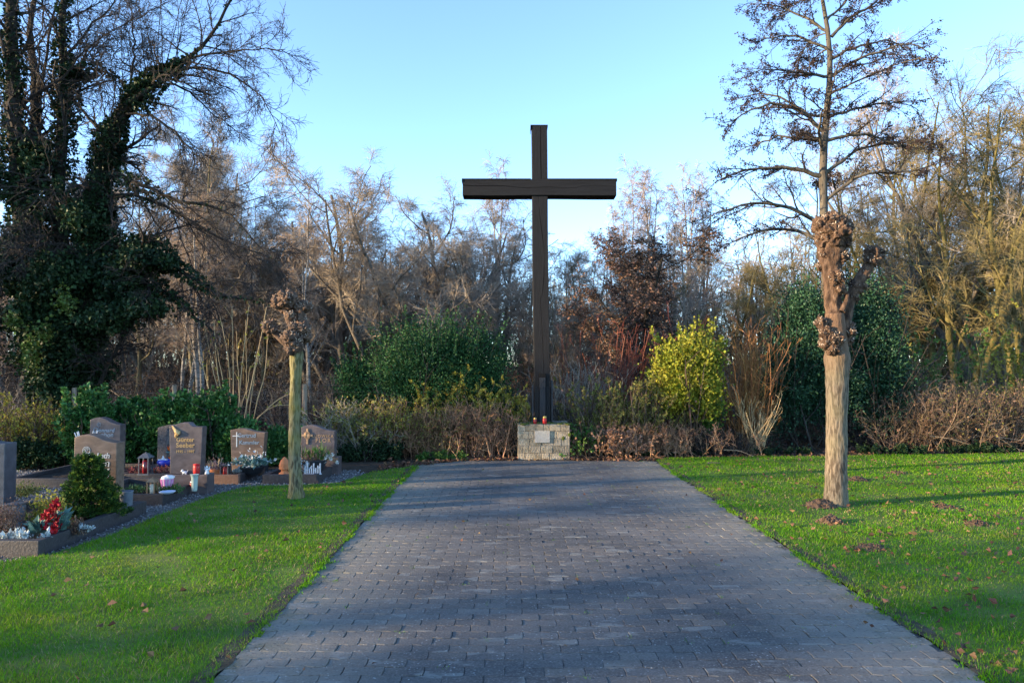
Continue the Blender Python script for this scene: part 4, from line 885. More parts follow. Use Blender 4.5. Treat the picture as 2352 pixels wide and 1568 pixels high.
# ---- alder with dark cones
def alder():
    rng = np.random.default_rng(202); Yb = 17.6; base = Vector((at(1895, 1000, Yb).x, Yb, -.03))
    tp = [(1900, 1010, 13), (1897, 700, 12), (1893, 520, 11.5), (1890, 400, 11), (1893, 300, 10), (1905, 220, 8.5), (1912, 140, 7.5), (1905, 80, 6.5), (1890, 20, 5.5), (1880, -60, 4), (1875, -160, 2.5), (1870, -260, 1)]
    q = limb(tp, Yb, Yb, base, 20, rng, .01); P0, R0 = q[0][None], q[1][None]*.82
    arms = [([(1892, 520, 5), (1830, 480, 4.4), (1770, 462, 3.6), (1700, 470, 2.6), (1640, 490, 1.6), (1600, 520, .8)], 17.6, 17.0),
            ([(1892, 405, 6), (1850, 392, 5), (1800, 385, 4.2), (1740, 385, 3), (1690, 400, 2), (1640, 420, 1)], 17.6, 17.4),
            ([(1890, 300, 5), (1862, 270, 4.4), (1830, 248, 3.6), (1780, 235, 3), (1720, 255, 2), (1660, 285, 1)], 17.6, 17.2),
            ([(1893, 318, 4), (1840, 320, 3), (1790, 312, 2.4), (1740, 330, 1.6), (1700, 345, .9)], 17.6, 18.2),
            ([(1900, 265, 4), (1860, 265, 3), (1800, 225, 2.4), (1740, 212, 1.6), (1690, 230, .9)], 17.6, 18.4),
            ([(1912, 175, 4), (1870, 170, 3), (1810, 165, 2.2), (1760, 160, 1.5), (1720, 175, .8)], 17.6, 17.0),
            ([(1912, 120, 4), (1870, 95, 3), (1820, 80, 2.2), (1770, 85, 1.5), (1725, 100, .8)], 17.6, 17.8),
            ([(1905, 75, 3.6), (1860, 45, 2.8), (1810, 20, 2), (1760, 10, 1.2), (1720, 5, .7)], 17.6, 18.2),
            ([(1898, 460, 5), (1945, 420, 4), (1990, 395, 3.4), (2050, 400, 2.4), (2110, 390, 1.4), (2180, 370, .8)], 17.6, 17.0),
            ([(1893, 400, 5), (1925, 375, 4), (1965, 345, 3.2), (2020, 330, 2.4), (2080, 325, 1.4), (2140, 330, .8)], 17.6, 18.0),
            ([(1895, 325, 4.4), (1935, 310, 3.6), (1990, 310, 3), (2050, 325, 2), (2110, 345, 1)], 17.6, 17.2),
            ([(1903, 270, 4), (1950, 255, 3.2), (2000, 240, 2.4), (2060, 235, 1.4), (2110, 250, .8)], 17.6, 18.4),
            ([(1912, 175, 4.4), (1950, 145, 3.6), (2000, 125, 2.8), (2060, 105, 2), (2110, 100, 1.4), (2150, 130, .8)], 17.6, 17.2),
            ([(1912, 135, 4), (1950, 112, 3.2), (2000, 100, 2.2), (2050, 95, 1.4), (2100, 120, .8)], 17.6, 18.0),
            ([(1910, 85, 4.4), (1945, 50, 3.6), (1990, 20, 2.8), (2030, -10, 2), (2070, -20, 1)], 17.6, 17.4),
            ([(1897, 50, 3.4), (1935, 10, 2.4), (1970, -30, 1.6), (2000, -60, 1)], 17.6, 18.0),
            ([(1894, 560, 5), (1840, 530, 4), (1780, 520, 3), (1710, 540, 2), (1660, 570, 1)], 17.6, 18.4),
            ([(1890, 350, 4), (1880, 300, 3), (1890, 250, 2), (1850, 220, 1)], 17.6, 16.2)]
    a = [limb(p, y0, y1, base, 12, rng, .018) for p, y0, y1 in arms]; P1, R1 = np.stack([x[0] for x in a]), np.stack([x[1] for x in a])
    Pe, Re = spawn(P0, R0, 10, .45, .98, 65, 8, .16, .3, 12, .08, .35, .014, rng, tw=-.03)
    P1, R1 = np.concatenate([P1, Pe]), np.concatenate([R1, Re])
    P2, R2 = spawn(P1, R1, 15, .12, 1, 42, 12, .33, .3, 7, .14, .55, .009, rng, tw=.015, horiz=.4)
    P3, R3 = spawn(P2, R2, 7, .15, 1, 42, 14, .42, .3, 5, .16, .6, .006, rng, tw=.0, lmin=.18, horiz=.3)
    e = empty('alder_tree', base, 'tall slender alder rising behind the right pollard, twigs dotted with dark cones', 'tree')
    t = MB(); tubes(t, P0, R0, 10); tubes(t, P1, R1, 6); t.obj('trunk', M['bark_alder'], e, True)
    c = MB(); tubes(c, P2, R2, 4); tubes(c, P3, R3, 3); c.obj('crown', M['twig_dark'], e)
    f = MB(); n = 4300; idx = rng.integers(0, len(P3), n); pos, tan, _ = sample(P3, R3, idx, rng.uniform(.4, 1, n))
    m = 7; pos = np.repeat(pos, m, 0) + rng.normal(size=(n*m, 3))*.035; leaves(f, pos, rng.normal(size=(n*m, 3)) - [0, 0, .5], rng.uniform(.026, .056, n*m), .36, rng)
    f.obj('cones', M['alder_cone'], e)
alder()

# ================================================================== POLLARDS
def rough_tube(px, Y, base, n, sides, rng, amp, seed, fur=0.0):
    P, R = limb(px, Y, Y, base, n); mb = MB()
    T = nrm(np.gradient(P, axis=0)); U = nrm(np.cross(T, np.array([0.03, 1, 0.02]))); W = np.cross(T, U)
    a = np.arange(sides)*2*math.pi/sides; V = []
    for i in range(n):
        for k in range(sides):
            d = U[i]*math.cos(a[k]) + W[i]*math.sin(a[k]); p = P[i] + d*R[i]
            v = Vector(p); v2 = Vector((p[0]*7, p[1]*7, p[2]*2.2 + seed))
            f = 1 + amp*mnoise.fractal(v2, .9, 2.0, 4) + fur*mnoise.noise(Vector((p[0]*45, p[1]*45, p[2]*11 + seed))) + fur*.6*mnoise.noise(Vector((p[0]*18, p[1]*18, p[2]*3 + seed)))
            V.append(P[i] + d*R[i]*f)
    q = [[i*sides+k, i*sides+(k+1) % sides, (i+1)*sides+(k+1) % sides, (i+1)*sides+k] for i in range(n-1) for k in range(sides)]
    mb.poly(V, q + [[(n-1)*sides+k for k in range(sides)]]); return mb
def knob(mb, st, c, r, seed, rng, stubs=30, sq=(1, 1, 1), rough=.45):
    b = bmesh.new(); bmesh.ops.create_icosphere(b, subdivisions=5 if r > .07 else 4, radius=1)
    for v in b.verts:
        d = v.co.normalized(); s = Vector((seed*3.1, seed*1.7, 0))
        f = 1 + rough*mnoise.fractal(d*1.7 + s, .8, 2.1, 5) + .20*mnoise.noise(d*6 + s) + .16*mnoise.noise(d*14 + s) + .07*mnoise.noise(d*30 + s)
        v.co = Vector((d.x*sq[0], d.y*sq[1], d.z*sq[2]))*(f*r)
    tips = []
    vs = list(b.verts)
    for _ in range(stubs):
        v = vs[rng.integers(len(vs))]
        if v.co.z > -.3*r: tips.append((v.co + Vector(c), v.normal.copy()))
    mb.bm(b, Matrix.Translation(c))
    for p, nn in tips:        # sawn and sprouted twig ends
        d = (nn + Vector(rng.normal(size=3))*.5 + Vector((0, 0, .3))).normalized(); L = rng.uniform(.010, .028); rr = rng.uniform(.003, .0065)
        P = np.array([p - d*.01, p + d*L*.5, p + d*L]); tubes(st, P[None], np.array([[rr, rr, rr*.85]]), 5)
        Pt = np.array([p + d*L*.92, p + d*(L + .003)]); tubes(st, Pt[None], np.array([[rr*1.05, rr*.3]]), 5, mi=0)
def pollard_left():
    rng = np.random.default_rng(7); g = ground(681, 1143); Y = g.y; base = Vector((g.x, g.y, 0)); k = Y/F
    e = empty('pollard_tree', base, 'short slim pollard with yellow lichen on its trunk, at the lawn edge beside the graves', 'tree')
    rough_tube([(681, 1155, 26), (681, 1140, 18.5), (680, 1118, 15.2), (677, 1060, 13.4), (676, 980, 12.6), (678, 900, 12.6), (680, 840, 13.6), (681, 818, 15.5), (680, 790, 13)], Y, base, 90, 32, rng, .15, 1, .10).obj('trunk', M['pollard_bark_l'], e, True)
    hd = MB(); st = MB()
    for i, px in enumerate([[(678, 815, 9), (655, 790, 6), (635, 770, 5.5), (622, 758, 6)], [(680, 800, 12), (672, 760, 9), (660, 720, 8), (652, 695, 9)],
                            [(682, 800, 10), (688, 760, 8), (692, 725, 8), (692, 700, 8)], [(684, 790, 8), (700, 760, 6), (703, 740, 6)]]):
        b = rough_tube(px, Y, base, 16, 14, rng, .25, 5+i, .12); hd.v += b.v
        hd.p += [[j + hd.n for j in p] for p in b.p]; hd.pm += b.pm; hd.n += b.n
    for i, (x, y, r, dy) in enumerate([(622, 752, 14, 0), (644, 692, 16, .02), (662, 688, 17, -.03), (652, 698, 15, .05), (688, 708, 13, .06), (704, 705, 9, .0), (672, 778, 15, -.08), (684, 790, 14, -.07), (676, 800, 12, -.09), (694, 775, 12, .06), (700, 755, 11, -.02), (704, 772, 9, 0), (676, 752, 8, -.06), (690, 735, 10, .04), (670, 725, 8, -.05)]):
        p = at(x, y, Y) - base; knob(hd, st, (p.x, p.y + dy, p.z), r*k*1.2, 11+i, rng, 60)
    hd.join(st, 1); hd.obj('crown', [M['knob_wood_l'], M['stub']], e, True)
pollard_left()
def pollard_right():
    rng = np.random.default_rng(8); g = ground(1920, 1160); Y = g.y; base = Vector((g.x, g.y, 0)); k = Y/F
    e = empty('pollard_tree', base, 'tall stout pollard with pale furrowed trunk and knobbly reddish head', 'tree')
    rough_tube([(1919, 1182, 40), (1919, 1163, 29), (1920, 1120, 24.5), (1921, 1040, 23), (1922, 960, 22.5), (1923, 890, 24), (1923, 845, 26.5), (1923, 822, 28.5), (1922, 805, 25), (1919, 770, 23), (1917, 720, 20)], Y, base, 90, 34, rng, .05, 3, .06).obj('trunk', M['pollard_bark_r'], e, True)
    hd = MB(); st = MB()
    def app(b):
        hd.v += b.v; hd.p += [[j + hd.n for j in p] for p in b.p]; hd.pm += b.pm; hd.n += b.n
    app(rough_tube([(1920, 790, 22), (1916, 720, 18), (1914, 680, 18.5), (1912, 640, 21), (1908, 600, 26), (1911, 560, 31), (1912, 530, 33), (1913, 508, 24)], Y, base, 70, 40, rng, .22, 9, .17))
    app(rough_tube([(1930, 800, 18), (1942, 740, 14), (1950, 700, 12), (1965, 660, 14), (1985, 625, 12), (2005, 595, 11), (2013, 580, 8)], Y + .06, base, 34, 18, rng, .22, 15, .14))
    app(rough_tube([(1934, 715, 7), (1944, 692, 6), (1948, 674, 3)], Y - .1, base, 12, 10, rng, .2, 21, .1))
    app(rough_tube([(1912, 790, 14), (1898, 765, 10), (1884, 745, 8), (1876, 738, 5)], Y - .06, base, 14, 14, rng, .2, 23, .14))
    for i, (x, y, r, dy) in enumerate([(1893, 522, 26, 0), (1918, 515, 26, -.04), (1936, 528, 24, 0), (1912, 540, 30, -.08), (1890, 550, 19, -.03), (1935, 556, 20, .02), (1893, 585, 15, -.04), (1925, 590, 18, -.06), (1910, 505, 18, .05), (1884, 612, 9, 0), (1914, 640, 17, -.09), (1922, 665, 14, -.08),
                                       (2012, 585, 22, .06), (2004, 598, 15, .03), (1976, 655, 18, .08), (1963, 680, 15, .08), (1990, 632, 11, .05), (1882, 742, 13, -.05), (1892, 765, 16, -.08), (1897, 787, 18, -.1), (1905, 802, 15, -.11), (1887, 790, 12, -.06), (1912, 780, 13, -.14), (1956, 750, 12, .05), (1950, 780, 12, .02), (1952, 763, 10, -.04)]):
        p = at(x, y, Y) - base; knob(hd, st, (p.x, p.y + dy, p.z), r*k*.92, 31+i, rng, 40 + int(2.4*r), rough=.5)
    hd.join(st, 1); hd.obj('crown', [M['knob_wood'], M['stub']], e, True)
pollard_right()

# molehills and scrapes of bare earth
def molehill(px, py, r, h, label):
    g = ground(px, py); r *= .85; b = bmesh.new(); bmesh.ops.create_grid(b, x_segments=28, y_segments=28, size=1.0)
    for v in b.verts:
        d = math.hypot(v.co.x, v.co.y); s = Vector((px, py, 0)); f = max(0, 1 - d**2)**1.2
        n = mnoise.fractal(v.co*3.5 + s, .8, 2, 5)
        v.co = Vector((v.co.x*r*(1 + .2*n), v.co.y*r*.8*(1 + .2*n), -.012 + h*f*(1 + .5*n) + .012*f*mnoise.noise(v.co*14 + s)))
    mb = MB(); mb.bm(b); rg = random.Random(int(px))
    for _ in range(45):
        a, q, s_ = rg.uniform(0, 6.283), r*math.sqrt(rg.random())*1.1, rg.uniform(.004, .012); c = bmesh.new(); bmesh.ops.create_icosphere(c, subdivisions=1, radius=s_)
        for v in c.verts: v.co *= 1 + .5*mnoise.noise(v.co*60 + Vector((a, q, 0)))
        mb.bm(c, Matrix.Translation((q*math.cos(a), q*.8*math.sin(a), max(0, h*(1 - (q/r)**2))*.95)))
    tag(mb.obj('molehill', M['mole'], smooth=True, loc=(g.x, g.y, 0.012)), label, 'molehill', 'molehills on the right lawn')
molehill(1885, 1163, .24, .085, 'brown molehill heaped against the foot of the tall pollard')
molehill(1908, 1200, .17, .07, 'brown molehill in front of the tall pollard')
molehill(1968, 1103, .22, .05, 'flat reddish molehill just behind the tall pollard')
molehill(2060, 1087, .16, .035, 'small flat molehill farthest from the path, near the shrub border')
molehill(2245, 1205, .16, .04, 'grey-brown molehill out on the lawn away from the pollard')
molehill(2000, 1260, .19, .035, 'low grey molehill between the pollard and the path edge')
molehill(2170, 1165, .15, .03, 'reddish molehill in the sunny strip of grass')

# ================================================================== SHRUBS
def stems(rng, k, base_r, h, spread, n=8, wob=.07, tw=.04, r0=.012, hv=.25):
    st = np.zeros((k, 3)); st[:, 0] = rng.normal(size=k)*base_r[0]; st[:, 1] = rng.normal(size=k)*base_r[1]
    D = turn(np.tile([[0, 0, 1.]], (k, 1)), np.radians(np.abs(rng.normal(0, spread, k))), rng)
    return polyl(st, D, h*rng.uniform(1-hv, 1.05, k), n, wob, rng, tw=tw), np.linspace(r0, r0*.4, n)[None]*rng.uniform(.6, 1.2, (k, 1))
def crown_shrub(name, px, ptop, Y, hw, label, leafm, n, lo, hi, seed, twig='twig_dark', zlow=.0, clumps=60, shape=1.0, up=.25, cat='shrub', depth=None, bulge=.5, group=None, sprigs=0, parts='foliage', ratio=.38):
    """leafy evergreen: stems inside, leaf clumps over the volume of a rounded crown, upright sprigs on top"""
    rng = np.random.default_rng(seed); p = at(px, ptop, Y); H = p.z; W = hw*Y/F; D = depth or W
    base = Vector((p.x, Y, -.02)); e = empty(name, base, label, cat, group)
    P, R = stems(rng, 16, (W*.3, D*.3), H*.8, 18, r0=.018); Q, S = spawn(P, R, 6, .25, 1, 40, 12, .4, .3, 6, .12, .6, .007, rng, tw=.05)
    b = MB(); tubes(b, P, R, 5); tubes(b, Q, S, 3)
    f = MB(); c = nrm(rng.normal(size=(clumps, 3))); rad = rng.uniform(.35, 1.0, (clumps, 1))**.55*rng.uniform(.82, 1.14, (clumps, 1))
    c = c*rad; zc = .5*(H + zlow); hz = .5*(H - zlow)
    cz = c[:, 2]; wfac = np.where(cz < 0, 1 - (1-shape)*0*cz, 1)
    ctr = np.stack([c[:, 0]*W*.86, c[:, 1]*D*.86, zc + cz*hz*.88], 1)
    if bulge != .5:   # widest point lower / higher
        t = (ctr[:, 2] - zlow)/(H - zlow); s = np.where(t > bulge, 1 - .75*((t - bulge)/(1 - bulge))**1.3, 1.0)[:, None]
        pc = rng.uniform(-1, 1, (clumps, 2)); ctr[:, :2] = np.where((t < bulge)[:, None], pc*np.array([W, D])*.86, ctr[:, :2]*s)
    idx = rng.integers(0, clumps, n); sz = rng.uniform(.07, .20, clumps)*np.sqrt(W*H)*(46/max(46, clumps))**.25
    off = rng.normal(size=(n, 3))*sz[idx][:, None]*np.array([.75, .75, .9])
    pos = ctr[idx] + off; k = pos[:, 2] > max(.02, zlow - .1); pos = pos[k]; m = len(pos)
    ax = nrm(pos - np.array([0, 0, zc*.6]))*.8 + rng.normal(size=(m, 3))*.7; ax[:, 2] += up
    leaves(f, pos, ax, rng.uniform(lo, hi, m), ratio, rng)
    if sprigs:
        a = rng.uniform(0, 6.28, sprigs); r = np.sqrt(rng.random(sprigs))*.9
        st = np.stack([np.cos(a)*r*W, np.sin(a)*r*D, zc + hz*np.sqrt(np.maximum(0, 1 - r**2))*.75], 1)
        Dv = nrm(np.stack([np.cos(a)*r*.35, np.sin(a)*r*.35, np.ones(sprigs)], 1))
        SP = polyl(st, Dv, rng.uniform(.14, .34, sprigs)*H, 6, .05, rng, tw=.04); SR = np.linspace(.006, .003, 6)[None]*np.ones((sprigs, 1))
        tubes(b, SP, SR, 3)
        ii = rng.integers(0, sprigs, sprigs*42); pp, tt, _ = sample(SP, SR, ii, rng.random(len(ii))); dd = nrm(rng.normal(size=pp.shape)); dd[:, 2] = np.abs(dd[:, 2])*.4 + .35
        leaves(f, pp, dd, rng.uniform(lo, hi, len(pp)), ratio, rng)
    b.obj('stems', M[twig], e); f.obj(parts, M[leafm], e); return e
def stem_shrub(name, px, pbase, ptop, Y, hw, label, stemm, seed, k=40, spread=14, leafm=None, nleaf=0, lo=.02, hi=.045, side=5, base_r=(.18, .15), r0=.010, cat='shrub', group=None, leaft=(.2, 1), side2=2, tw=.03, wob=.06, rmin=.0045, hv=.35, sl=.35):
    """many-stemmed deciduous shrub, mostly bare"""
    if name == 'brown_shrub': wob, side, side2, spread, r0, sa, k = .13, 8, 3, spread*1.25, .008, 46, int(k*1.1)
    else: sa = 32
    rng = np.random.default_rng(seed); p = at(px, ptop, Y); H = p.z + .02; base = Vector((p.x, Y, -.02)); e = empty(name, base, label, cat, group)
    P, R = stems(rng, k, base_r, H, spread, n=9, r0=r0, tw=tw, wob=wob, hv=hv)
    Q, S = spawn(P, R, side, .1, 1, sa, 12, sl, .3, 6, .10, .6, rmin, rng, tw=.06)
    b = MB(); tubes(b, P, R, 4); tubes(b, Q, S, 3); last = (Q, S)
    if side2: U, V = spawn(Q, S, side2, .15, 1, 36, 12, .45, .3, 4, .14, .7, rmin*.9, rng, tw=.03, lmin=.08); tubes(b, U, V, 3); last = (U, V)
    b.obj('stems', M[stemm], e)
    if leafm:
        A, B = last; ii = rng.integers(0, len(A), nleaf); pos, tan, _ = sample(A, B, ii, rng.random(nleaf))
        z = pos[:, 2]/H; kk = (z > leaft[0]) & (z < leaft[1] + .3); pos, tan = pos[kk], tan[kk]
        f = MB(); leaves(f, pos, tan*.5 + rng.normal(size=pos.shape)*.7 + np.array([0, 0, .2]), rng.uniform(lo, hi, len(pos)), .38, rng); f.obj('foliage', M[leafm], e)
    return e
# big evergreens
crown_shrub('evergreen_bush', 1015, 752, 15.1, 172, 'large dense dark green bush between the pollard and the cross', 'evergreen', 62000, .028, .055, 301, zlow=.35, clumps=150, depth=1.0, sprigs=120)
crown_shrub('evergreen_bush', 818, 812, 15.2, 52, 'smaller blue-green bush at the left flank of the large evergreen bush', 'evergreen', 9000, .035, .06, 302, zlow=.3, clumps=36, sprigs=12)
crown_shrub('holly_bush', 1850, 640, 15.6, 108, 'tall glossy dark holly directly behind the right pollard', 'holly', 46000, .035, .065, 303, zlow=.15, clumps=150, bulge=.42, depth=.9, sprigs=8)
crown_shrub('holly_bush', 1995, 622, 15.9, 88, 'pointed dark holly just to the right of the tall pollard trunk', 'holly', 40000, .035, .065, 304, zlow=.15, clumps=130, bulge=.40, depth=.8, sprigs=6)
# golden privet
crown_shrub('golden_bush', 1578, 778, 14.7, 84, 'rounded bright yellow-green bush to the right of the cross', 'yellow_leaf', 19000, .04, .08, 305, twig='twig_brown', zlow=.72, clumps=46, sprigs=34)
crown_shrub('green_bush', 1625, 900, 14.75, 42, 'small fresh green bush tucked under the yellow bush', 'green_leaf', 2200, .04, .07, 306, twig='twig_brown', zlow=.3, clumps=18)
# laurel hedge behind the graves, made of single bushes
GL = 'laurel bushes behind the graves'
for i, (px, yt, Y, hw, lab) in enumerate([(205, 905, 12.6, 62, 'green laurel bush behind the brown gravestone by the dwarf conifer'), (300, 920, 12.75, 58, 'green laurel bush between the two stones with wavy tops'), (395, 915, 12.7, 62, 'green laurel bush right behind the stone with the praying hands'), (485, 902, 12.75, 58, 'green laurel bush with tall shoots, just left of the thin-cross stone')]):
    crown_shrub('laurel_bush', px, yt, Y, hw, lab, 'laurel', 8500, .05, .10, 310+i, zlow=.05, clumps=40, depth=.42, group=GL, sprigs=14, bulge=.6)
crown_shrub('laurel_bush', 560, 962, 12.8, 52, 'low dark laurel bush behind the stone with the thin cross', 'laurel', 6500, .04, .08, 316, zlow=.0, clumps=32, depth=.4, group=GL, bulge=.7)
crown_shrub('laurel_bush', 640, 985, 12.9, 48, 'lowest dark laurel bush, partly behind the short pollard', 'laurel', 5000, .04, .075, 317, zlow=.0, clumps=28, depth=.4, group=GL, bulge=.7)
crown_shrub('evergreen_bush', 90, 1010, 12.5, 75, 'low dark green bush behind the far-left graves', 'ivy', 7000, .04, .07, 318, zlow=0, clumps=30, depth=.4, bulge=.7)
for i, (px, yt, hw, lab) in enumerate([(30, 930, 60, 'autumn yellow-green hedge shrub at the left border of the graves'), (125, 925, 58, 'autumn yellow-green hedge shrub next to the laurel bushes')]):
    stem_shrub('hedge_shrub', px, 1060, yt, 13.0, hw, lab, 'twig_brown', 320+i, k=60, spread=16, leafm='yg_leaf', nleaf=3200, lo=.03, hi=.055, base_r=(.35, .25), leaft=(.2, 1), group='yellow-green hedge shrubs')
# border shrubs left of the cross
stem_shrub('brown_shrub', 1090, 1050, 935, 13.95, 85, 'clipped brown twiggy shrub directly left of the plinth', 'stem_russet', 330, k=150, spread=17, leafm='brown_leaf', nleaf=2340, lo=0.022, hi=0.040, base_r=(.38, .18), side=6, hv=.3)
stem_shrub('brown_shrub', 1010, 1050, 950, 13.9, 70, 'clipped brown twiggy shrub second from the plinth', 'stem_russet', 331, k=110, spread=18, leafm='olive_leaf', nleaf=4446, lo=0.022, hi=0.040, base_r=(.32, .18), side=6, hv=.3)
stem_shrub('forsythia_shrub', 1070, 1050, 880, 14.35, 60, 'yellow-leaved upright shrub above the clipped brown shrubs', 'twig_olive', 332, k=55, spread=12, leafm='yg_leaf', nleaf=12844, lo=0.028, hi=0.057, base_r=(.35, .15), leaft=(.5, 1))
stem_shrub('forsythia_shrub', 1178, 1050, 910, 14.3, 30, 'small yellow-leaved shrub close beside the cross post', 'twig_olive', 333, k=22, spread=9, leafm='yg_leaf', nleaf=4446, lo=0.028, hi=0.057, base_r=(.2, .1), leaft=(.4, 1))
stem_shrub('brown_shrub', 905, 1055, 930, 14.0, 70, 'loose russet shrub in front of the large evergreen bush', 'stem_russet', 334, k=80, spread=20, leafm='yg_leaf', nleaf=7410, lo=0.028, hi=0.052, base_r=(.4, .2), leaft=(.55, 1))
stem_shrub('brown_shrub', 815, 1058, 925, 13.9, 60, 'loose grey-brown shrub nearest to the gravestone with the bronze cross', 'twig_grey', 335, k=70, spread=20, leafm='olive_leaf', nleaf=7410, lo=0.028, hi=0.052, base_r=(.38, .2), leaft=(.3, 1))
crown_shrub('ivy_mound', 850, 1018, 13.5, 75, 'low dark mound of ivy at the foot of the border left of the path', 'ivy', 6500, .03, .06, 336, zlow=0, clumps=34, depth=.3, bulge=.8)
crown_shrub('ivy_mound', 1010, 1038, 13.55, 62, 'flat ivy mound in front of the clipped brown shrubs', 'green_leaf', 1800, .03, .05, 337, zlow=0, clumps=24, depth=.22, bulge=.8)
# right of the cross
stem_shrub('bramble_shrub', 1345, 1050, 985, 14.0, 40, 'green-leaved bramble shrub close to the right side of the plinth', 'twig_tan', 340, k=26, spread=26, leafm='green_leaf', nleaf=1820, lo=0.033, hi=0.063, base_r=(.2, .15))
stem_shrub('dogwood_shrub', 1440, 1050, 765, 16.2, 90, 'tall red-stemmed shrub between the cross and the yellow bush', 'stem_red', 341, k=90, spread=13, base_r=(.55, .3), r0=.011, side=5, hv=.4, sl=.3)
stem_shrub('dogwood_shrub', 1340, 1050, 850, 16.0, 70, 'greyish bare shrub beside the foot of the cross', 'twig_grey', 342, k=90, spread=18, base_r=(.45, .3), side=6)
stem_shrub('olive_shrub', 1430, 1050, 888, 14.5, 85, 'olive-leaved brushy shrub left of the yellow bush', 'twig_tan', 343, k=110, spread=18, leafm='olive_leaf', nleaf=18772, lo=0.022, hi=0.052, base_r=(.5, .2), leaft=(.35, 1))
stem_shrub('brown_shrub', 1520, 1050, 975, 14.2, 80, 'brown twiggy shrub under the yellow bush', 'stem_russet', 344, k=120, spread=20, leafm='brown_leaf', nleaf=1820, lo=0.022, hi=0.046, base_r=(.5, .2))
stem_shrub('brown_shrub', 1410, 1050, 985, 14.0, 60, 'brown twiggy shrub with withered leaves in front of the olive shrub', 'stem_russet', 345, k=90, spread=22, leafm='brown_leaf', nleaf=3640, lo=0.033, hi=0.069, base_r=(.35, .2))
stem_shrub('willow_shrub', 1715, 1040, 765, 15.0, 60, 'tall orange-twigged shrub fanning up between yellow bush and holly', 'stem_orange', 346, k=75, spread=10, base_r=(.16, .14), r0=.012, side=6, sl=.3, leafm=None, hv=.3)
stem_shrub('bare_shrub', 1735, 1045, 900, 14.5, 60, 'pale bare stems leaning out at the foot of the holly', 'stem_tan', 347, k=22, spread=24, base_r=(.1, .1), r0=.014, side=4)
stem_shrub('brown_shrub', 1640, 1048, 990, 14.4, 55, 'low dark twiggy shrub under the willow twigs', 'twig_dark', 348, k=70, spread=26, base_r=(.4, .2))
stem_shrub('brown_shrub', 2120, 1045, 900, 15.2, 80, 'purple-brown thicket shrub beside the pointed holly', 'twig_tan', 350, k=110, spread=18, base_r=(.6, .3), leafm='brown_leaf', nleaf=1300)
stem_shrub('brown_shrub', 2230, 1042, 890, 15.3, 80, 'brown thicket shrub in the middle of the far right border', 'twig_tan', 351, k=110, spread=18, base_r=(.6, .3), leafm='olive_leaf', nleaf=3458)
stem_shrub('brown_shrub', 2340, 1040, 890, 15.4, 80, 'brown thicket shrub at the right edge of the border', 'twig_tan', 352, k=110, spread=18, base_r=(.6, .3), leafm='brown_leaf', nleaf=1820)
stem_shrub('climber_shrub', 2160, 1042, 770, 16.5, 70, 'yellow-green leafy climber among the mossy trunks', 'twig_olive', 353, k=26, spread=9, leafm='green_leaf', nleaf=1500, lo=.05, hi=.09, base_r=(.5, .3), leaft=(.45, 1))
stem_shrub('climber_shrub', 2330, 1042, 760, 16.8, 70, 'yellow-green leafy climber by the right edge', 'twig_olive', 354, k=26, spread=9, leafm='yg_leaf', nleaf=2470, lo=.05, hi=.09, base_r=(.5, .3), leaft=(.35, 1))
stem_shrub('brown_shrub', 740, 1055, 870, 15.6, 60, 'dark brown thicket shrub behind the gravestone with the bronze cross', 'twig_tan', 355, k=80, spread=20, base_r=(.5, .3))
# low ivy along the border on the right
for i, (px, yt, hw, lab) in enumerate([(1470, 1035, 60, 'creeping dark ivy at the border right of the path end'), (1570, 1036, 55, 'creeping dark ivy below the yellow bush'), (1800, 1032, 70, 'creeping ivy at the foot of the holly'), (2050, 1025, 80, 'ground-hugging evergreen beside the tall pollard'), (2250, 1025, 90, 'ground-hugging evergreen at the lawn end')]):
    crown_shrub('ivy_mound', px, yt, 14.1 + .12*i, hw, lab, 'ivy', 3200, .03, .06, 360+i, zlow=0, clumps=26, depth=.25, bulge=.8)
# tall tan stems with a few last leaves
def tan_stems():
    rng = np.random.default_rng(370); Y = 14.6; base = Vector((at(548, 960, Y).x, Y, -.02)); e = empty('tall_stem_shrub', base, 'fan of tall tan stems with a few last yellow leaves', 'shrub')
    data = [((515, 960), (487, 850), (472, 740)), ((520, 950), (500, 840), (490, 735)), ((530, 960), (525, 830), (508, 740)), ((535, 955), (535, 820), (530, 705)), ((545, 960), (560, 820), (572, 690)), ((552, 955), (545, 840), (545, 760)), ((560, 960), (585, 850), (612, 705)), ((572, 960), (588, 860), (600, 790)), ((580, 955), (607, 850), (612, 760)), ((525, 962), (512, 880), (495, 790)), ((565, 960), (562, 850), (566, 735)), ((590, 962), (640, 915), (668, 905)), ((540, 962), (565, 900), (575, 840)), ((580, 965), (630, 930), (665, 930)), ((515, 965), (480, 900), (462, 820))]
    P = []
    for d in data:
        q = [(x + rng.normal()*2, y, 2.1 - .5*i) for i, (x, y) in enumerate(d)]; q = [(q[0][0], 1010, 2.2)] + q; yy = Y + rng.normal()*.2
        P.append(limb([(a, b, c*.62) for a, b, c in q], yy, yy + rng.normal()*.25, base, 12, rng, .004))
    b = MB(); A = np.stack([p[0] for p in P]); R = np.stack([p[1] for p in P]); tubes(b, A, R, 5)
    Q, S = spawn(A, R, 2, .5, 1, 25, 8, .16, .2, 5, .08, .6, .005, rng, tw=.05); tubes(b, Q, S, 3); b.obj('stems', M['stem_tan'], e)
    f = MB(); n = 60; ii = rng.integers(0, len(Q), n); pos, t, _ = sample(Q, S, ii, rng.random(n)); leaves(f, pos, rng.normal(size=(n, 3)) - [0, 0, .6], rng.uniform(.05, .10, n), .3, rng); f.obj('foliage', M['yg_leaf'], e)
tan_stems()
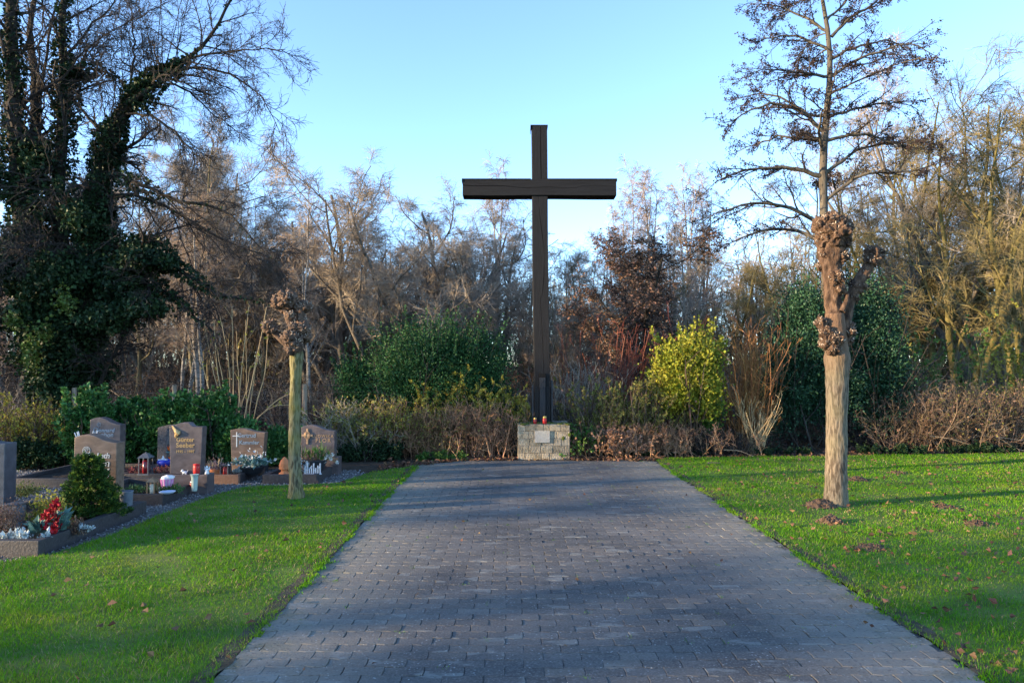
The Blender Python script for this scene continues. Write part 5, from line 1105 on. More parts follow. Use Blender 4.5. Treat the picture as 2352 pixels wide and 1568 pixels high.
# hanging fence behind the graves
fe = empty('wire_fence', (at(550, 900, 14.9).x, 14.9, -.02), 'low wire mesh fence on weathered wooden posts behind the laurel bushes', 'fence')
for px, pt in ((-40, 890), (170, 890), (400, 884), (700, 882), (960, 890)):
    p = at(px, pt, 14.9); P = np.array([[p.x - fe.location.x, 0, 0], [p.x - fe.location.x + .01, 0, p.z*.5], [p.x - fe.location.x, .01, p.z + .02]])
    b = MB(); tubes(b, P[None], np.array([[.05, .048, .046]]), 8); b.poly([(P[2][0] + .046*math.cos(a), P[2][1] + .046*math.sin(a), P[2][2]) for a in np.arange(8)*math.pi/4], [list(range(8))]); b.obj('fence_post', M['fence_wood'], fe)
b = MB(); xa, xb = at(-40, 900, 14.9).x - fe.location.x, at(960, 900, 14.9).x - fe.location.x
for z in np.arange(.15, 1.35, .15): x = np.linspace(xa, xb, 24); tubes(b, np.stack([x, np.full(24, -.05), z - .02*np.abs(np.sin(x*1.2))], 1)[None], np.full((1, 24), .0016), 3)
for x in np.arange(xa, xb, .15): tubes(b, np.array([[[x, -.05, .13], [x, -.05, 1.22]]]), np.full((1, 2), .0012), 3)
b.obj('wire_mesh', M['wire'], fe)
# broken sticks lying at the border
def stick(px, py, pts, label):
    g = ground(px, py); P = np.array([(x, y, z + .02) for x, y, z in pts]); b = MB(); tubes(b, resample(P, 8)[None], np.linspace(.011, .005, 8)[None], 6)
    tag(b.obj('fallen_stick', M['stick'], loc=(g.x, g.y, 0)), label, 'stick')
stick(1700, 1050, [(-.3, 0, .12), (0, .05, .10), (.25, .0, 0)], 'bleached dry stick lying on the ivy right of the path')
stick(1640, 1066, [(-.12, 0, .0), (.0, .02, .01), (.12, .0, 0)], 'short pale stick on the grass near the border')
stick(2190, 1040, [(-.35, .2, .3), (0, .1, .25), (.3, .0, .15)], 'reddish broken branch in the border behind the sunny grass')

# ================================================================== GRAVES
def text_mesh(body, size, depth=.004, shear=0.0, spacing=1.0, align='CENTER'):
    cu = bpy.data.curves.new('lettering', 'FONT'); cu.body = body; cu.size = size; cu.extrude = depth; cu.shear = shear; cu.align_x = align
    cu.space_character = spacing; cu.space_line = .95; cu.resolution_u = 3; cu.offset = size*.012
    o = bpy.data.objects.new('lettering', cu); COL.objects.link(o)
    dg = bpy.context.evaluated_depsgraph_get(); me = bpy.data.meshes.new_from_object(o.evaluated_get(dg))
    bpy.data.objects.remove(o); bpy.data.curves.remove(cu); return me
def inscription(parent, body, x, y, z, size, m, **k):
    me = text_mesh(body, size, **k); me.materials.clear(); me.materials.append(m)
    return link('inscription', me, parent, (x, y, z), (math.pi/2, 0, 0))
def slab(outline, depth, bev=.008):
    b = bmesh.new(); vs = [b.verts.new((x, 0, z)) for x, z in outline]; f = b.faces.new(vs)
    r = bmesh.ops.extrude_face_region(b, geom=[f]); 
    for v in r['geom']:
        if isinstance(v, bmesh.types.BMVert): v.co.y += depth
    bmesh.ops.recalc_face_normals(b, faces=b.faces)
    ed = [e for e in b.edges if e.calc_face_angle(0) > .6]
    bmesh.ops.bevel(b, geom=ed, offset=bev, segments=2, affect='EDGES', profile=.6)
    return b
def wave_top(wl, wr, hl, hr, rise, n=16, wb=None):
    """outline with an S-shaped upper edge: high on the left, dipping to the right"""
    wb = wb or (wl, wr); pts = [(wb[0], 0), (wb[1], 0)]
    for i in range(n+1):
        t = 1 - i/n; x = wl + (wr - wl)*t
        z = hl*(1-t) + hr*t + rise*math.sin(t*math.pi*1.55)*(1 if t < .65 else .55)
        pts.append((x, z))
    return pts
def headstone(px0, px1, ptop, Y, label, m, depth=.15, base_h=0.0, base_pad=.06, rise=.035, drop=.05, front=.045, taper=0.0, top=None):
    a, b = at(px0, ptop, Y), at(px1, ptop, Y); W = b.x - a.x; H = a.z - base_h
    e = empty('headstone', ((a.x + b.x)/2, Y, 0), label, 'headstone', 'headstones on the graves')
    out = top(W, H) if top else wave_top(-W/2, W/2, H - rise*.9, H - drop, rise, wb=(-W/2 + taper, W/2 - taper))
    mb = MB(); mb.bm(slab(out, depth)); mb.obj('stone', m, e, loc=(0, 0, base_h))
    if base_h:
        mb = MB(); mb.bm(bev_box(-W/2 - base_pad*.4, W/2 + base_pad, -front, depth + .05, -.02, base_h - .002, .008)); mb.obj('base', m, e)
    return e, W, H, base_h
def kerb_grave(x0, x1, y0, y1, label, h=.12, t=.07, m='kerb', front_red=False):
    e = empty('grave_surround', ((x0+x1)/2, y0, 0), label, 'grave', 'kerbed grave plots'); ox, oy = (x0+x1)/2, y0
    def k(nm, a, b, c, d, mm): mb = MB(); mb.bm(bev_box(a - ox, b - ox, c - oy, d - oy, -.03, h, .007)); mb.obj(nm, M[mm], e)
    k('kerb_stone', x0, x1, y0, y0 + t, 'kerb_red' if front_red else m); k('kerb_stone', x0, x0 + t, y0 + t + .003, y1, m); k('kerb_stone', x1 - t, x1, y0 + t + .003, y1, m); k('kerb_stone', x0, x1, y1 + .003, y1 + t, m)
    b = bmesh.new(); bmesh.ops.create_grid(b, x_segments=30, y_segments=30, size=.5)
    for v in b.verts:
        v.co = Vector((v.co.x*(x1 - x0 - 2*t), (v.co.y + .5)*(y1 - y0 - t) + t, h*.55)); v.co.z += .025*mnoise.fractal(v.co*5 + Vector((x0*3, y0, 0)), .9, 2, 4)
    mb = MB(); mb.bm(b); mb.obj('soil_bed', M['grave_soil'], e, True); return e
GZ = .075     # soil level inside the kerbs
# -- plots
kerb_grave(-6.0, -4.24, 6.68, 8.55, 'dark kerbed plot at the near left with the red bracts and dwarf conifer', h=.135, t=.09)
kerb_grave(-7.6, -6.15, 6.9, 8.5, 'dark kerbed plot cut by the left picture edge')
kerb_grave(-5.45, -4.30, 9.17, 10.45, 'dark kerbed plot of the stone with the praying hands')
kerb_grave(-7.1, -5.85, 10.45, 12.0, 'narrow kerbed plot of the rear stone with the wavy top')
kerb_grave(-5.78, -4.62, 10.9, 12.1, 'kerbed plot behind the praying hands stone, planted with red heather')
kerb_grave(-4.70, -3.97, 10.8, 12.05, 'kerbed plot with reddish front of the stone with the thin cross', front_red=True)
kerb_grave(-3.63, -2.84, 10.82, 12.15, 'kerbed plot beside the short pollard with the terracotta finial', m='kerb')
# -- headstones
e, W, H, B = headstone(-75, 12, 1014, 8.3, 'blue-grey headstone cut by the left picture edge', M['gran_grey'], .2, rise=.02, drop=.01)
e, W, H, B = headstone(171, 269, 996, 8.32, 'brown grained headstone half hidden by the dwarf conifer', M['gran_brown'], .17, rise=.045, drop=.075)
sc = 8.3/F
def X(px, Y, e): return at(px, 1000, Y).x - e.location.x
def Z(py, Y): return at(1000, py, Y).z
Y = 8.31
inscription(e, 'Elisabeth', X(252, Y, e), -.001, Z(1052, Y), .085, M['pale_letter'], shear=.15, align='RIGHT', spacing=.95)
inscription(e, 'Reben', X(252, Y, e), -.001, Z(1071, Y), .115, M['pale_letter'], shear=.15, align='RIGHT')
inscription(e, '* 6.8.1927', X(251, Y, e), -.001, Z(1086, Y), .07, M['pale_letter'], shear=.1, align='RIGHT')
inscription(e, '† 1.9.2005', X(251, Y, e), -.001, Z(1097, Y), .07, M['pale_letter'], shear=.1, align='RIGHT')
def rose(e, cx, cz, s, m, y=-.003):
    mb = MB()
    for r, a0, a1 in ((.5, 0, 6.28), (.32, .5, 5.2), (.16, 0, 5.5)):
        a = np.linspace(a0, a1, 18); tubes(mb, np.stack([cx + s*r*np.cos(a), np.full(18, y), cz + s*.6 + s*r*np.sin(a)], 1)[None], np.full((1, 18), s*.035), 4)
    tubes(mb, np.array([[[cx, y, cz + s*.1], [cx - s*.25, y, cz - s*.5], [cx - s*.35, y, cz - s*1.1]]]), np.full((1, 3), s*.045), 4)
    for dx, dz, sg in ((-.45, -.3, -1), (-.9, -.2, -1), (.25, -.45, 1)):
        t = np.linspace(0, 1, 12); lx = cx - s*.25 + (dx)*s*t + 0*t; lz = cz - s*.5 + (dz + .6)*s*t
        for q in (1, -1): tubes(mb, np.stack([lx + q*.12*s*np.sin(t*3.14), np.full(12, y), lz], 1)[None], np.full((1, 12), s*.03), 4)
    return mb.obj('rose_emblem', m, e)
rose(e, X(198, Y, e), Z(1047, Y) + .01, .085, M['pale_letter'])
e, W, H, B = headstone(207, 277, 957, 11.3, 'rear rose-grey headstone with wavy top in front of the laurel', M['gran_rose'], .16, rise=.05, drop=.09)
Y = 11.29
inscription(e, 'Leonnard', X(262, Y, e), -.001, Z(992, Y), .085, M['blue_letter'], shear=.12, align='RIGHT'); inscription(e, 'Dunhon', X(260, Y, e), -.001, Z(1003, Y), .095, M['blue_letter'], shear=.12, align='RIGHT')
rose(e, X(226, Y, e), Z(980, Y), .06, M['blue_letter'])
def praying_top(W, H):
    p = [(-W/2 + .02, 0), (W/2 - .02, 0), (W/2, H - .065)]
    for t in np.linspace(0, 1, 8): p.append((W*.22 - t*W*.12, H - .06 + .045*t*t - .0*t))
    for t in np.linspace(0, 1, 8): p.append((W*.06 - t*W*.22, H - .008*(1 - t) - .02*t*t*.5))
    p += [(-W*.3, H - .03), (-W/2, H - .065)]; return p
e, W, H, B = headstone(389, 466, 969, 9.98, 'brown-grey headstone with gilt praying hands and stepped top', M['gran_rose'], .14, base_h=.25, base_pad=.09, top=praying_top)
Y = 9.97
inscription(e, 'Günter', X(425, Y, e), -.001, Z(1014, Y), .082, M['gold']); inscription(e, 'Seeber', X(425.5, Y, e), -.001, Z(1027, Y), .086, M['gold'], spacing=1.05); inscription(e, '1935 – 1997', X(425, Y, e), -.001, Z(1039.5, Y), .05, M['gold'])
mb = MB(); hx, hz = X(404, Y, e), Z(992, Y)
for i, (dx, dz, L, an) in enumerate([(-.035, .05, .085, -.5), (-.022, .048, .08, -.5), (-.01, .04, .07, -.48), (.002, .03, .06, -.45)]):   # fingers laid together
    d = np.array([math.sin(an), 0, math.cos(an)]); s_ = np.array([hx + dx + .02, -.008 - .002*i, hz + dz - .035]); P = np.stack([s_, s_ + d*L*.5, s_ + d*L]); tubes(mb, P[None], np.array([[.013, .012, .004]]), 8)
P = np.array([[hx + .0, -.01, hz + .02], [hx + .02, -.012, hz - .01], [hx + .045, -.012, hz - .035]]); tubes(mb, P[None], np.array([[.028, .034, .024]]), 10)
P = np.array([[hx + .025, -.014, hz - .02], [hx + .05, -.014, hz - .0], [hx + .06, -.012, hz + .012]]); tubes(mb, P[None], np.array([[.013, .012, .006]]), 8)
P = np.array([[hx + .01, -.01, hz - .02], [hx + .0, -.01, hz - .055], [hx - .0, -.008, hz - .075]]); tubes(mb, P[None], np.array([[.024, .02, .012]]), 10)
mb.obj('praying_hands', M['gold'], e, True)
e, W, H, B = headstone(362, 440, 978, 11.75, 'greyish headstone with painted tulips, mostly hidden behind the praying hands stone', M['gran_rough'], .13, base_h=.14, rise=.03, drop=-.01, front=.30)
mb = MB(); rngp = np.random.default_rng(5)
mb2 = MB(); mb3 = MB()
for (px, py, s) in ((394, 1029, .11), (396, 1052, .10), (405, 1040, .1)):
    q = (X(px, 11.75, e), Z(py, 11.75))
    for k_ in range(5):
        an = -.6 + .3*k_; leaves(mb, np.array([[q[0], -.012 - .003*k_, q[1] - s*.5]]), np.array([[math.sin(an), -.02, math.cos(an)]]), np.array([s]), .3, rngp, fold=.05)
    leaves(mb2, np.array([[q[0], -.02, q[1] - .02]]), np.array([[.15, -.02, 1]]), np.array([s*1.0]), .18, rngp, fold=.05)
    for an in (-.9, .8, -1.4): leaves(mb3, np.array([[q[0], -.01, q[1] - s*.6]]), np.array([[math.sin(an), -.02, math.cos(an)]]), np.array([s*.9]), .2, rngp, fold=.05)
mb.obj('tulip_relief', M['orange'], e); mb2.obj('tulip_stamens', M['yellow'], e); mb3.obj('tulip_leaves', M['bluegreen'], e)
def flare_top(W, H): return wave_top(-W/2, W/2, H - .03, H - .05, .03, wb=(-W/2 + .035, W/2 - .05))
e, W, H, B = headstone(529, 609, 983, 11.6, 'flared grey-brown headstone with a thin engraved cross', M['gran_brown'], .15, top=flare_top)
Y = 11.59; mb = MB()
mb.bm(bev_box(X(542.2, Y, e), X(544.6, Y, e), -.006, .002, Z(1026, Y), Z(992, Y), .001)); mb.bm(bev_box(X(534, Y, e), X(550, Y, e), -.0075, .002, Z(1002, Y), Z(999.8, Y), .001)); mb.obj('engraved_cross', M['pale_letter'], e)
inscription(e, 'Gertrud', X(566, Y, e), -.001, Z(1004, Y), .09, M['blue_letter'], spacing=.95); inscription(e, 'Kammler', X(572, Y, e), -.001, Z(1020, Y), .085, M['blue_letter'])
e, W, H, B = headstone(692, 769, 975, 11.75, 'rose-grey headstone with a bronze cross beside the short pollard', M['gran_rose'], .15, base_h=.26, base_pad=.07, rise=.045, drop=.075)
Y = 11.74
inscription(e, 'LUDWIKA', X(741, Y, e), -.001, Z(1004.5, Y), .064, M['bronze'], spacing=1.25); inscription(e, 'FLOR', X(742, Y, e), -.001, Z(1015.5, Y), .088, M['bronze'], spacing=1.25)
mb = MB(); cx, cz = X(706, Y, e), Z(1000, Y)
mb.bm(bev_box(cx - .015, cx + .015, -.018, .0, cz - .135, cz + .11, .004)); mb.bm(bev_box(cx - .085, cx + .085, -.020, .0, cz - .012, cz + .018, .004))
for r in (.045, .03):
    a = np.linspace(0, 6.283, 20); tubes(mb, np.stack([cx + r*np.cos(a), np.full(20, -.02), cz + .005 + r*1.25*np.sin(a)], 1)[None], np.full((1, 20), .006), 5)
mb.obj('bronze_cross', M['bronze'], e)

# -- small things on the graves
def cyl_thing(name, px, py, Y, prof, m, label, cat, z=None, seg=18, parts=(), group=None):
    p = at(px, py, Y); e = empty(name, (p.x, Y, GZ if z is None else z), label, cat, group)
    lobj('body', prof, M[m], e, seg)
    for nm, pr, mm in parts: lobj(nm, pr, M[mm], e, seg)
    return e
def lantern(px, Y, w, h, label, m, candle, z=GZ, roof=True):
    p = at(px, 1000, Y); e = empty('grave_lantern', (p.x, Y, z), label, 'lantern', 'grave lanterns')
    mb = MB(); s = w/2
    mb.bm(bev_box(-s*1.1, s*1.1, -s*1.1, s*1.1, 0, h*.08, .004))
    for a in (-1, 1):
        for b in (-1, 1): mb.bm(bev_box(a*s*.9 - .008, a*s*.9 + .008, b*s*.9 - .008, b*s*.9 + .008, h*.081, h*.76, .002))
    mb.obj('frame', M[m], e)
    mb = MB()
    V = [(-s*1.2, -s*1.2, h*.762), (s*1.2, -s*1.2, h*.762), (s*1.2, s*1.2, h*.762), (-s*1.2, s*1.2, h*.762), (-s*.35, -s*.35, h*(.95 if roof else .8)), (s*.35, -s*.35, h*(.95 if roof else .8)), (s*.35, s*.35, h*(.95 if roof else .8)), (-s*.35, s*.35, h*(.95 if roof else .8))]
    mb.poly(V, [[3, 2, 1, 0], [4, 5, 6, 7], [0, 1, 5, 4], [1, 2, 6, 5], [2, 3, 7, 6], [3, 0, 4, 7]])
    if roof: V, P = lathe([(s*.18, h*.951), (s*.2, h*.97), (s*.08, h)], 10); mb.poly(V, P)
    mb.obj('roof', M[m], e)
    lobj('candle', [(s*.6, h*.082), (s*.62, h*.3), (s*.6, h*.6), (s*.3, h*.64)], M[candle], e, 14)
    return e
lantern(336, 10.98, .15, .34, 'grey roofed grave lantern with red candle among the red heather', 'lantern', 'dark_red', z=.09)
lantern(352, 9.31, .10, .235, 'brass-coloured grave lantern with pale candle at the front kerb', 'brass', 'wax')
lantern(519, 10.98, .12, .21, 'flat-topped grey lantern with red candle beside the pale heather', 'lantern', 'red', roof=False)
cyl_thing('grave_candle', 450, 1080, 9.96, [(.044, 0), (.048, .03), (.048, .10), (.045, .12)], 'red', 'bright red grave candle on the base of the praying hands stone', 'grave candle', z=.25, parts=[('lid', [(.05, .12), (.05, .13), (.015, .14)], 'red')]).location.y = 9.99
cyl_thing('flower_vase', 447, 1100, 9.62, [(.032, 0), (.034, .02), (.04, .16), (.05, .21), (.058, .215), (.05, .213)], 'paleteal', 'pale green vase standing in front of the praying hands stone', 'vase', z=.085)
b_ = cyl_thing('plant_bucket', 384, 1100, 9.6, [(.05, 0), (.055, .02), (.075, .17), (.078, .175)], 'pinkpale', 'pink striped bucket with a white bow beside the praying hands stone', 'bucket', seg=22)
mb = MB()
for k_ in range(0, 22, 2):
    a = 2*math.pi*(k_+.5)/22; P = np.array([[.056*math.cos(a), .056*math.sin(a), .02], [.0765*math.cos(a), .0765*math.sin(a), .17]]); tubes(mb, P[None], np.array([[.006, .008]]), 4)
mb.obj('stripes', M['pink'], b_)
mb = MB(); b = bmesh.new(); bmesh.ops.create_icosphere(b, subdivisions=3, radius=1)
for v in b.verts: v.co *= 1 + .3*mnoise.noise(v.co*2)
mb.bm(b, Matrix.Translation((.01, 0, .185)) @ Matrix.Diagonal((.08, .07, .035, 1))); mb.obj('white_filling', M['white'], b_, True)
def animal(name, px, Y, z, s, m, label, cat, kind):
    p = at(px, 1090, Y); e = empty(name, (p.x, Y, z), label, cat); mb = MB()
    def ball(x, y, zz, rx, ry, rz):
        b = bmesh.new(); bmesh.ops.create_icosphere(b, subdivisions=2, radius=1); mb.bm(b, Matrix.Translation((x*s, y*s, zz*s)) @ Matrix.Diagonal((rx*s, ry*s, rz*s, 1)))
    if kind == 'angel':
        V, P = lathe([(.38*s, 0), (.42*s, .06*s), (.3*s, .5*s), (.2*s, .85*s), (.1*s, 1.0*s)], 14); mb.poly(V, P); ball(0, 0, 1.2, .22, .22, .24)
        for sg in (-1, 1):
            for k_ in range(3): tubes(mb, np.array([[[sg*.12*s, .1*s, .75*s], [sg*(.35 + .1*k_)*s, .16*s, (1.0 - .1*k_)*s], [sg*(.5 - .05*k_)*s, .18*s, (1.35 - .35*k_)*s]]]), np.array([[.08, .1, .03]])*s, 6)
            ball(sg*.12, -.2, .75, .08, .14, .08)
    else:
        ball(0, 0, .42, .55, .34, .36); ball(-.5, -.1, .75, .28, .25, .27); ball(-.72, -.14, .68, .14, .13, .11)
        for sx in (-.35, .35):
            for sy in (-.18, .18): tubes(mb, np.array([[[sx*s, sy*s, .35*s], [sx*s, sy*s, 0]]]), np.array([[.12, .1]])*s, 8)
        ball(-.45, .08, .98, .08, .06, .14); ball(-.55, -.26, .98, .08, .06, .14); tubes(mb, np.array([[[.5*s, 0, .5*s], [.7*s, 0, .75*s], [.72*s, 0, .95*s]]]), np.array([[.07, .06, .03]])*s, 6)
    mb.obj('body', M[m], e, True); return e
animal('angel_figure', 475, 10.0, .25, .075, 'white', 'small white angel figure at the right end of the stone base', 'figurine', 'angel')
animal('lamb_figure', 424, 9.965, .25, .06, 'white', 'tiny white lamb figure in the middle of the stone base', 'figurine', 'lamb')
animal('lamb_figure', 372, 9.5, GZ, .07, 'white', 'little white lamb figure in front of the pink bucket', 'figurine', 'lamb')
cyl_thing('tea_light', 443, 1098, 9.86, [(.02, 0), (.036, .02), (.04, .05), (.03, .055)], 'dark_red', 'small dark red glass tea light at the foot of the stone', 'grave candle', z=.10, parts=[('rim', [(.031, .055), (.034, .07), (.02, .075)], 'white')])
p = at(384, 1145, 9.28); mb = MB(); V, P = lathe([(.03, 0), (.075, .012), (.095, .03), (.098, .034), (.09, .032), (.03, .018)], 24); mb.poly(V, P); tag(mb.obj('shallow_dish', M['bluewhite'], smooth=True, loc=(p.x, 9.28, .105)), 'shallow bluish-white dish on the front kerb beside the brass lantern', 'dish')
# star ornament with blue glaze
p = at(377, 1064, 11.55); e = empty('star_ornament', (p.x, 11.57, .139), 'white star on a blue ball in front of the tulip stone', 'ornament')
b = bmesh.new(); vs = [b.verts.new(((.085 if k_ % 2 == 0 else .038)*math.sin(k_*math.pi/5), -.07, .09 + (.085 if k_ % 2 == 0 else .038)*math.cos(k_*math.pi/5))) for k_ in range(10)]; f = b.faces.new(vs); r = bmesh.ops.extrude_face_region(b, geom=[f])
for v in r['geom']:
    if isinstance(v, bmesh.types.BMVert): v.co.y += .02
bmesh.ops.recalc_face_normals(b, faces=b.faces); mb = MB(); mb.bm(b); mb.obj('star', M['white'], e)
lobj('blue_bowl', [(.05, 0), (.10, .03), (.115, .07), (.1, .1), (.02, .12)], M['blue'], e)
# grave plants
def tuft(name, px, Y, w, d, h, n, leafm, lo, hi, label, cat='plant', seed=1, z=GZ, up=.8, extra=None, ratio=.3, group=None):
    rng = np.random.default_rng(seed); p = at(px, 1000, Y); e = empty(name, (p.x, Y, z), label, cat, group)
    k = max(4, int(n/22)); c = np.stack([rng.uniform(-w, w, k), rng.uniform(-d, d, k), rng.uniform(.1, .7, k)*h], 1); idx = rng.integers(0, k, n)
    pos = c[idx] + rng.normal(size=(n, 3))*np.array([w, d, h])*.16; pos[:, 2] = np.abs(pos[:, 2]); ax = rng.normal(size=(n, 3)); ax[:, 2] = np.abs(ax[:, 2]) + up
    mb = MB(); leaves(mb, pos, ax, rng.uniform(lo, hi, n), ratio, rng); mb.obj('foliage', M[leafm], e)
    st = np.zeros((14, 3)); st[:, 0] = rng.uniform(-w, w, 14)*.7; st[:, 1] = rng.uniform(-d, d, 14)*.7
    P = polyl(st, nrm(rng.normal(size=(14, 3))*.4 + [0, 0, 1]), np.full(14, h*.7), 4, .2, rng); mb = MB(); tubes(mb, P, np.full((14, 4), .004), 3); mb.obj('stems', M['twig_brown'], e)
    return e
def dwarf_conifer():
    rng = np.random.default_rng(400); Y = 8.0; p = at(213, 1100, Y); e = empty('dwarf_conifer', (p.x, Y, GZ), 'dense dwarf conifer with golden, partly painted-sunlit tips in front of the brown headstone', 'conifer')
    H = at(195, 1048, Y).z - GZ; t = MB(); P = polyl(np.zeros((1, 3)), np.array([[0, 0, 1.]]), np.array([H*.9]), 8, .03, rng); tubes(t, P, np.linspace(.035, .008, 8)[None], 8); t.obj('trunk', M['bark_dark'], e, True)
    f = MB(); g = MB(); n = 560
    z = rng.random(n)**1.25*.93 + .04; a = rng.uniform(0, 6.28, n); r = (.235*(1 - z)**.85 + .02)*(1 + .32*np.sin(a*4 + z*13))*np.sqrt(rng.uniform(.3, 1, n)) + .01
    cx = np.stack([np.cos(a)*r - .06*z, np.sin(a)*r*.8, z*H], 1)
    for i in range(n):
        m = 46; d = nrm(np.array([[math.cos(a[i]), math.sin(a[i]), .55]]))[0]; L = rng.uniform(.055, .10); u = rng.random(m)
        side = nrm(np.cross(d, rng.normal(size=3))[None])[0]; ff = rng.uniform(-1, 1, m)[:, None]
        pos = cx[i] + d*(u*L)[:, None] + side*ff*.03*(1.2 - u[:, None]) + rng.normal(size=(m, 3))*.006
        leaves(g if (rng.random() < .28) else f, pos, d + side*ff*.9 + rng.normal(size=(m, 3))*.25, rng.uniform(.018, .034, m), .3, rng)  # share of golden tips raised to paint in sunlit yellow-green
    f.obj('foliage', M['conifer'], e); g.obj('golden_lit_tips', M['conifer_tip'], e)
dwarf_conifer()
def red_bracts():
    rng = np.random.default_rng(401); Y = 7.05; p = at(118, 1180, Y); e = empty('red_bract_plant', (p.x, Y, GZ), 'stiff plant with glowing red plumes at the near left plot', 'plant')
    st = MB()
    for px, py, r in ((128, 1160, .055), (120, 1178, .05), (105, 1188, .055), (132, 1195, .055), (98, 1205, .045), (112, 1215, .05), (125, 1218, .04), (115, 1235, .05)):
        q = np.array(at(px, py, Y + rng.normal()*.05)) - np.array(e.location); P = np.stack([np.array([q[0]*.3, q[1]*.3, 0]), q*np.array([.7, .7, .6]), q]); tubes(st, P[None], np.array([[.006, .005, .004]]), 5)
        f = MB(); n = 42; leaves(f, q + rng.normal(size=(n, 3))*np.array([r*.28, r*.28, r*.75]), rng.normal(size=(n, 3)) + [0, 0, 1.2], rng.uniform(.03, .06, n), .32, rng); f.obj('plume', M['redleaf'], e)
    st.obj('stems', M['stem_red'], e)
red_bracts()
def rosette(px, Y, s, n, m, label, seed, h=.5):
    rng = np.random.default_rng(seed); p = at(px, 1000, Y); e = empty('rosette_plant', (p.x, Y, GZ), label, 'plant'); f = MB()
    a = rng.uniform(0, 6.28, n); el = rng.uniform(.2, 1.3, n); d = np.stack([np.cos(a)*np.cos(el), np.sin(a)*np.cos(el), np.sin(el)], 1)
    hh = np.zeros((n, 3)); hh[:, 2] = rng.random(n)*h*s; leaves(f, d*.02 + hh, d, rng.uniform(.5, 1, n)*s, .27, rng, fold=.1); f.obj('leaves', M[m], e)
    st = MB(); tubes(st, np.array([[[0, 0, 0], [0, 0, h*s]]]), np.array([[.012, .008]]), 6); st.obj('stem', M['bluegreen'], e); return e
rosette(142, 7.12, .16, 46, 'bluegreen', 'blue-green fleshy rosette plant to the right of the red plumes', 402, 1.1)
rosette(90, 7.02, .14, 40, 'bluegreen', 'blue-green fleshy rosette plant to the left of the red plumes', 403, .8)
tuft('silver_plant', 62, 6.86, .16, .08, .11, 260, 'silverleaf', .03, .06, 'silvery white foliage plant by the front kerb', seed=404, ratio=.28)
tuft('silver_plant', 105, 6.86, .05, .05, .10, 70, 'silverleaf', .03, .055, 'silvery white tuft at the foot of the red plumes', seed=405)
tuft('silver_plant', 196, 7.2, .05, .05, .09, 90, 'silverleaf', .03, .05, 'silvery white tuft below the dwarf conifer', seed=406)
tuft('golden_shrub', 118, 7.6, .18, .15, .36, 900, 'yg_leaf', .02, .045, 'low yellow-green shrub left of the dwarf conifer', seed=407)
tuft('brown_heather', 172, 7.2, .06, .06, .16, 220, 'brown_leaf', .02, .04, 'withered brown tuft below the dwarf conifer', seed=408)
tuft('brown_heather', 10, 7.25, .17, .2, .30, 1500, 'brown_leaf', .015, .03, 'large faded brown heather at the left picture edge', seed=409)
tuft('red_heather', 318, 11.1, .14, .1, .14, 500, 'heather', .015, .03, 'red heather left of the roofed lantern', seed=410, group='red heathers')
tuft('red_heather', 372, 11.2, .10, .1, .14, 380, 'heather', .015, .03, 'red heather right of the roofed lantern', seed=411, group='red heathers')
tuft('red_heather', 160, 7.9, .08, .08, .25, 240, 'heather', .015, .03, 'reddish heather behind the yellow-green shrub', seed=412, group='red heathers')
tuft('fir_sprigs', 322, 9.45, .13, .15, .10, 420, 'sprig', .03, .06, 'green fir sprigs left of the brass lantern', seed=413, ratio=.14)
tuft('fir_sprigs', 393, 9.55, .18, .12, .10, 520, 'sprig', .03, .06, 'green fir sprigs right of the brass lantern', seed=414, ratio=.14)
tuft('low_plant', 45, 9.3, .3, .2, .16, 600, 'olive_leaf', .02, .045, 'low dark plant on the plot behind the blue-grey headstone', seed=415)
tuft('green_mat', 70, 7.9, .2, .12, .06, 500, 'green_leaf', .015, .03, 'low bright green mat behind the silvery plant', seed=416)
def potted(name, px, Y, prof, potm, label, seed, fol, z=GZ):
    p = at(px, 1000, Y); e = empty(name, (p.x, Y, z), label, 'potted plant'); lobj('pot', prof, M[potm], e, 22); top = prof[-1][1]; R = prof[-1][0]; rng = np.random.default_rng(seed)
    for nm, m, n, w, h, lo, hi, up, ra in fol:
        mb = MB(); pos = np.stack([rng.normal(size=n)*w, rng.normal(size=n)*w, top + np.abs(rng.normal(size=n))*h*.5], 1); ax = rng.normal(size=(n, 3)); ax[:, 2] = np.abs(ax[:, 2]) + up; leaves(mb, pos, ax, rng.uniform(lo, hi, n), ra, rng); mb.obj(nm, M[m], e)
    return e
potted('heather_pot', 496, 11.0, [(.06, 0), (.075, .02), (.085, .09), (.088, .095)], 'terracotta', 'pale heather in a brown pot left of the flat-topped lantern', 420, [('heather', 'heather_pale', 420, .06, .13, .015, .03, 1.5, .3), ('grass_tips', 'stem_tan', 30, .05, .14, .05, .11, 2, .08)])
potted('flower_bowl', 580, 11.2, [(.10, 0), (.14, .02), (.19, .11), (.2, .115)], 'darkpot', 'dark bowl of white flowers before the stone with the thin cross', 421, [('foliage', 'bluegreen', 260, .11, .10, .05, .10, .4, .3), ('flowers', 'petal', 90, .12, .22, .03, .06, .3, .4)])
tuft('flower_cushion', 548, 11.1, .10, .06, .10, 130, 'silverleaf', .02, .045, 'cushion of small pale flowers in front of the flower bowl', seed=422)
b_ = potted('planter_bowl', 722, 11.35, [(.09, 0), (.12, .01), (.205, .19), (.21, .2), (.19, .195)], 'darkpot', 'large dark planter with white narcissi in front of the bronze cross stone', 423, [('heather', 'brown_leaf', 160, .11, .14, .03, .07, 1.2, .2), ('grass', 'green_leaf', 90, .10, .06, .10, .2, 1.8, .06)])
rng = np.random.default_rng(424); lf = MB(); fl = MB(); sm = MB(); P_ = []
